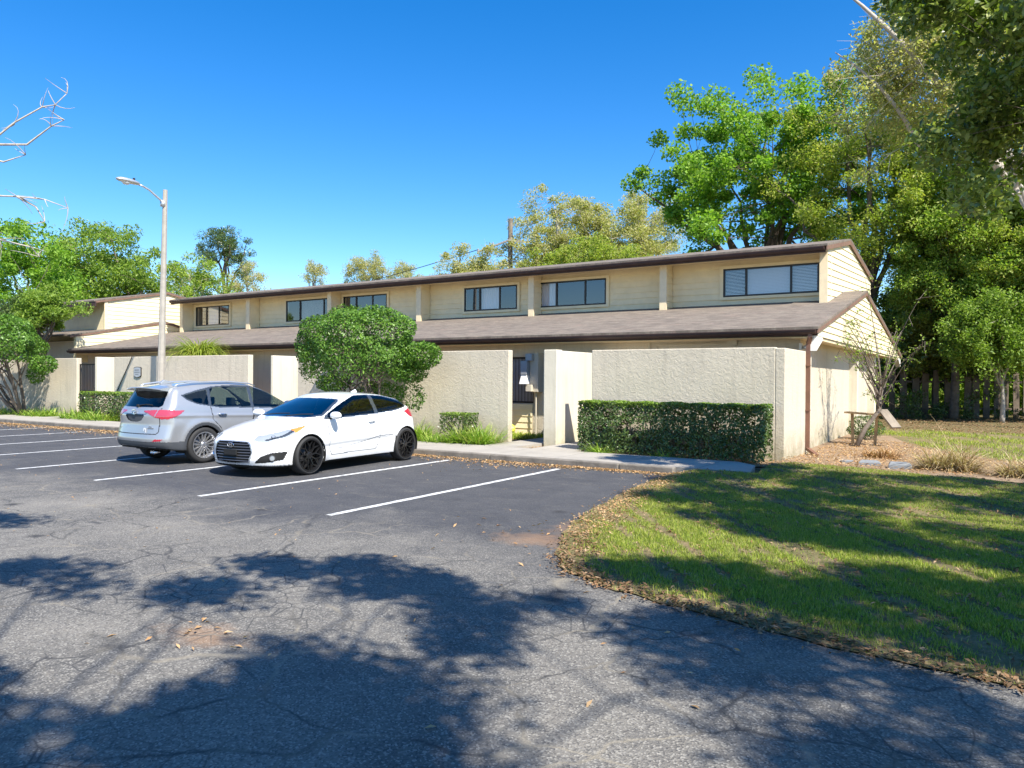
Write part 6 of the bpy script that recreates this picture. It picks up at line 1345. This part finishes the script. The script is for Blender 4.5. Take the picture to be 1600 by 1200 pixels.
mb = MB(); mb.tube([(-25.2, 17.6, 0), (-25.3, 17.6, 2.35)], [.14, .1], 8); tag(mb.obj('palm_stem', 'bark_brown'), 'fibrous brown stem of the fountain-like plant hidden behind the wall', 'plant')
bpy.data.objects['palm_stem'].parent = bpy.data.objects['fountain_palm']
for k_ in ('label', 'category'): del bpy.data.objects['palm_stem'][k_]
DG = 'dry straw-coloured grass clumps in the mulch'
straps('dry_grass_clump', 'large straw-coloured dry grass clump in the mulch, left of two', 'plant', (-.6, 16.3, .05), 850, .70, .018, 'dry_grass', 140, .34, 1.7, DG)
straps('dry_grass_clump', 'straw-coloured dry grass clump cut by the right edge', 'plant', (.55, 15.7, .06), 600, .58, .018, 'dry_grass', 141, .28, 1.7, DG)
straps('dry_grass_clump', 'small flattened brown dry clump between the wall corner and straw-coloured clumps', 'plant', (-2.0, 18.6, .03), 320, .38, .02, 'dead_leaf', 142, .3, 1.8, DG)
straps('grass_stalks', 'few tall pale seed stalks standing out of the left dry clump', 'plant', (-.35, 16.8, .3), 16, .85, .012, 'dry_grass', 143, .15, .7)
straps('ground_creeper', 'yellow-green leafy ground plants inside the wall opening', 'plant', (-11.2, 18.3, .05), 900, .26, .03, 'palm', 144, .7, 1.6)
topiary('corner_bush', 'small green and rust bush at the side wall behind the plank bench', (-3.0, 24.6, 0), (-3.1, 24.6, .35), (.5, .5, .38), 1500, .07, 'leaf_hedge', 73, 3, .02, cut=-.9)
# sapling by the side wall
def sapling():
    rg = np.random.default_rng(9); t = thing('sapling', 'thin leaning multi-branched sapling with sparse new leaves before the side gable', 'tree', (-2.9, 22.0, 0)); mb = MB(); pts = []
    tr = [np.array([-2.95, 21.6, 0]), np.array([-2.75, 21.8, .5]), np.array([-2.45, 22.1, 1.0]), np.array([-2.42, 22.2, 1.6])]; mb.tube(tr, [.07, .06, .05, .04], 8)
    st0 = [tr[2], tr[3], (tr[2] + tr[3]) / 2]
    for i in range(22):
        s = st0[rg.integers(0, 3)]; a = rg.uniform(0, 6.28); l = rg.uniform(1.3, 3.2); out_ = rg.uniform(.15, .9)
        e = s + np.array([math.cos(a) * out_ * l * .75, math.sin(a) * out_ * l * .75, l * (1.05 - out_ * .6)]); P = bez(s, (s + e) / 2 + np.array([0, 0, .15 * l]), e, 8); mb.tube(P, list(np.linspace(.022, .005, 8)), 4, caps=False)
        for k in range(7):
            q = P[rg.integers(2, 8)]; e2 = q + unit(1, rg)[0] * rg.uniform(.2, .6); mb.tube([q, (q + e2) / 2 + rg.normal(0, .02, 3), e2], [.008, .006, .003], 3, caps=False); pts += [q + (e2 - q) * u for u in rg.uniform(.3, 1, 3)]
    mb.obj('trunk', 'bark', t, True); pts = np.array(pts); pts = pts[rg.uniform(0, 1, len(pts)) < .75]; pts = np.repeat(pts, 3, 0) + rg.normal(0, .04, (len(pts) * 3, 3))
    V, F = leaves(pts, .07, rg, aspect=.5); mkobj('crown', V, F, 'leaf_lime', t)
sapling()
# ---- undergrowth and the far wood: nobody could count these
rgu = np.random.default_rng(91)
def scatter_stuff(name, C, cl, per, leaf, mat, rg=rgu, flat=.8):
    ci = np.repeat(np.arange(len(C)), per); n = len(ci); P = np.array(C)[ci] + unit(n, rg) * (rg.uniform(0, 1, n) ** .45)[:, None] * np.array([cl, cl, cl * flat]); P[:, 2] = np.maximum(P[:, 2], .02)
    V, F = leaves(P, leaf, rg, up=.3); o = mkobj(name, V, F, mat); return tag(o, kind='stuff', label=name.replace('_', ' ') + ' growing as one unbroken mass', cat='foliage')
C = [(fp0[0] + d_[0] * 0 + (fp1 - fp0)[0] * t + nrm[0] * s_, fp0[1] + (fp1 - fp0)[1] * t + nrm[1] * s_, z) for t, s_, z, d_ in [(rgu.uniform(0, .75), rgu.uniform(.4, 1.6), rgu.uniform(.1, 1.0) ** 1.6 * 1.3, (0, 0)) for _ in range(95)]]
C = [c for c in C if c[0] < 0.2 or c[2] < .35]
scatter_stuff('undergrowth', C, .38, 110, .12, 'leaf_hedge')
C = [(-45 + 75 * rgu.uniform() ** 1, 62 + rgu.uniform(-3, 12), rgu.uniform(.5, 7.0)) for _ in range(330)] + [(rgu.uniform(4, 24), rgu.uniform(46, 60), rgu.uniform(.5, 10)) for _ in range(150)] + [(rgu.uniform(-5, 5), rgu.uniform(46, 54), rgu.uniform(.5, 8)) for _ in range(120)]
scatter_stuff('far_wood', C, 1.6, 130, .42, 'leaf_mid')
C = [(-62 - 30 * rgu.uniform(), 8 + 60 * rgu.uniform(), rgu.uniform(.3, 6)) for _ in range(230)] + [(rgu.uniform(-62, -53), rgu.uniform(14, 30), rgu.uniform(.3, 3)) for _ in range(50)]
scatter_stuff('distant_wood', C, 1.5, 110, .45, 'leaf_bright')
# ---- grass
def grass(name, poly, n, h, wdt, z, seed, dens=None, mat='grass'):
    rg = np.random.default_rng(seed); A = np.array(poly); lo, hi = A.min(0), A.max(0); P = []
    while sum(map(len, P)) < n:
        q = rg.uniform(lo, hi, (n * 2, 2)); q = q[in_poly(q, poly)]
        if dens is not None: q = q[rg.uniform(0, 1, len(q)) < dens(q)]
        P.append(q)
    P = np.concatenate(P)[:n]; a = rg.uniform(0, 6.28, n); hh = h * rg.uniform(.5, 1.4, n); l = rg.uniform(.2, .9, n) * hh; w_ = wdt * rg.uniform(.7, 1.3, n)
    b = np.stack([P[:, 0], P[:, 1], np.full(n, z) if z < .02 else ground_h(P) - .003], 1); s = np.stack([-np.sin(a), np.cos(a), np.zeros(n)], 1) * w_[:, None] / 2; tip = b + np.stack([np.cos(a) * l, np.sin(a) * l, hh], 1)
    V = np.stack([b - s, b + s, tip], 1).reshape(-1, 3); F = np.arange(3 * n).reshape(-1, 3); o = mkobj(name, V, F, mat); return tag(o, kind='stuff', label='short patchy lawn grass', cat='grass')
def pn(q, s, ph):
    return .5 + .25 * (np.sin(q[:, 0] * s + ph) * np.cos(q[:, 1] * s * 1.3 + ph * 2) + np.sin(q[:, 0] * s * 2.3 + q[:, 1] * s * 1.7 + ph))
near = [p for p in EW if p[0] < 3] + [(3.0, 5.0), (3.4, 9), (3.2, 13.8), (1.2, 14.1), (-.6, 14.9), (-2, 15.4), (-3.3, 15.6), (-3.6, 15.2), (-3.4, 13.4), (-4.9, 13.2)]
def ed(q):
    E = np.array(EDGE); dmin = np.full(len(q), 9.0)
    for (a, b) in zip(E[:-1], E[1:]):
        dv = b - a; t = np.clip(((q - a) * dv).sum(1) / (dv @ dv), 0, 1); dmin = np.minimum(dmin, np.linalg.norm(q - a - t[:, None] * dv, axis=1))
    return dmin
def dn(q):
    r = np.clip((pn(q, 1.7, 1.0) + pn(q, 4.1, 2.0) + pn(q, 9.0, .4) - 1.05) * 1.6 + .05, .04, 1); e = np.clip((ed(q) - .12) / .55, .04, 1); f = np.clip(7.5 / np.hypot(q[:, 0], q[:, 1]), .25, 1) ** 1.3
    return r * e * f
grass('grass', near, 330000, .034, .007, .028, 201, dn)
grass('grass', [(0.3, 19.8), (6, 18.7), (12, 19), (12, 29.5), (-3.6, 30.3), (-3.6, 27.2), (-2.5, 26.6), (-1.5, 22.8)], 26000, .06, .02, .012, 202, lambda q: np.clip(pn(q, 1.1, .3) * 1.6 - .35, .03, 1))
# ---- fallen leaves
def litter(name, pts, size, z, seed, label, mat='dead_leaf', lift=.03):
    rg = np.random.default_rng(seed); n = len(pts); C = np.stack([pts[:, 0], pts[:, 1], (ground_h(pts) if z in (.03, .035, .02) else z) + rg.uniform(.004, lift, n)], 1)
    V, F = leaves(C, size, rg, up=1.6, aspect=.42); o = mkobj(name, V, F, mat); return tag(o, kind='stuff', label=label, cat='leaf litter')
rgl = np.random.default_rng(301)
# along the kerb gutter
x = rgl.uniform(-34, -4.9, 14000); wdt = .16 + .16 * (np.sin(x * 1.3) * .5 + .5) + .25 * np.exp(-((x + 9) / 1.6) ** 2) + .35 * (x < -20); y = 13.22 - rgl.exponential(wdt * .55)
k = rgl.uniform(0, 1, len(x)) < np.where(x > -8.5, 1, .55 + .45 * (np.sin(x * 2.1) > 0)); litter('leaf_litter', np.stack([x, y], 1)[k & (y > 11.6)], .055, .004, 302, 'orange fallen leaves gathered along the kerb', lift=.025)
# lawn edge: thick brown drift
E = np.array(EDGE[:15]); seg = np.linalg.norm(np.diff(E, axis=0), axis=1); cs = np.concatenate([[0], np.cumsum(seg)])
u = rgl.uniform(0, min(cs[-1], 14), 3600); ex = np.interp(u, cs, E[:, 0]); ey = np.interp(u, cs, E[:, 1]); off = rgl.normal(.04, .09, len(u)) + np.where(u < 7, .24, 0) * rgl.uniform(0, 1.6, len(u)); k1 = np.interp(u, cs, np.arange(len(cs)))
dx = np.interp(u + .05, cs, E[:, 0]) - ex; dy = np.interp(u + .05, cs, E[:, 1]) - ey; ln_ = np.hypot(dx, dy) + 1e-9
ep = np.stack([ex - dy / ln_ * off, ey + dx / ln_ * off], 1)
litter('leaf_litter', ep[u >= 6], .05, .03, 303, 'brown fallen leaves drifted along the near lawn edge', 'brown_leaf', lift=.04); litter('leaf_litter', ep[u < 6], .045, .03, 313, 'orange pine straw and leaves along the left lawn edge', lift=.03)
# scattered on the lawn, mulch, lot
q = rgl.uniform([-4.5, 5.2], [3.5, 15.5], (10000, 2)); q = q[in_poly(q, LAWN)]; litter('leaf_litter', q[rgl.uniform(0, 1, len(q)) < np.clip(1.3 - dn(q) * 1.6, .1, 1)], .055, .035, 304, 'brown fallen leaves scattered over the lawn', 'brown_leaf', lift=.04)
q = rgl.uniform([-3.6, 15.2], [2.5, 24], (9000, 2)); litter('leaf_litter', q[in_poly(q, [(-3.6, 15.1), (-2.0, 15.5), (1.2, 14.3), (2.5, 14.3), (2.5, 19), (0.3, 19.6), (-1.6, 22.6), (-2.6, 26), (-3.6, 26)])], .06, .02, 305, 'pine straw and leaves covering the mulch bed', lift=.05)
q = rgl.uniform([-38, 15.02], [-3.7, 16.28], (15000, 2)); litter('leaf_litter', q, .05, .045, 306, 'dry leaves covering the planting bed by the walls', lift=.04)
q = rgl.uniform([-30, 4], [-5, 13], (450, 2)); litter('leaf_litter', q, .035, .004, 307, 'pale leaf scraps scattered over the parking bays', lift=.01)
q = np.concatenate([rgl.normal([-4.45, 3.15], [.42, .16], (16, 2)), rgl.uniform([-5, 2.6], [-1, 6], (26, 2)), rgl.normal([-4.4, 7.3], [.5, .5], (40, 2))]); litter('leaf_litter', q, .06, .004, 308, 'few curled brown leaves lying on the near asphalt', lift=.02)
q = rgl.uniform([-8, 28], [9, 42], (9000, 2)); litter('leaf_litter', q[q[:, 1] > 29.5], .09, .012, 309, 'reddish leaf litter on the shaded ground before the board fence', 'brown_leaf', lift=.05)
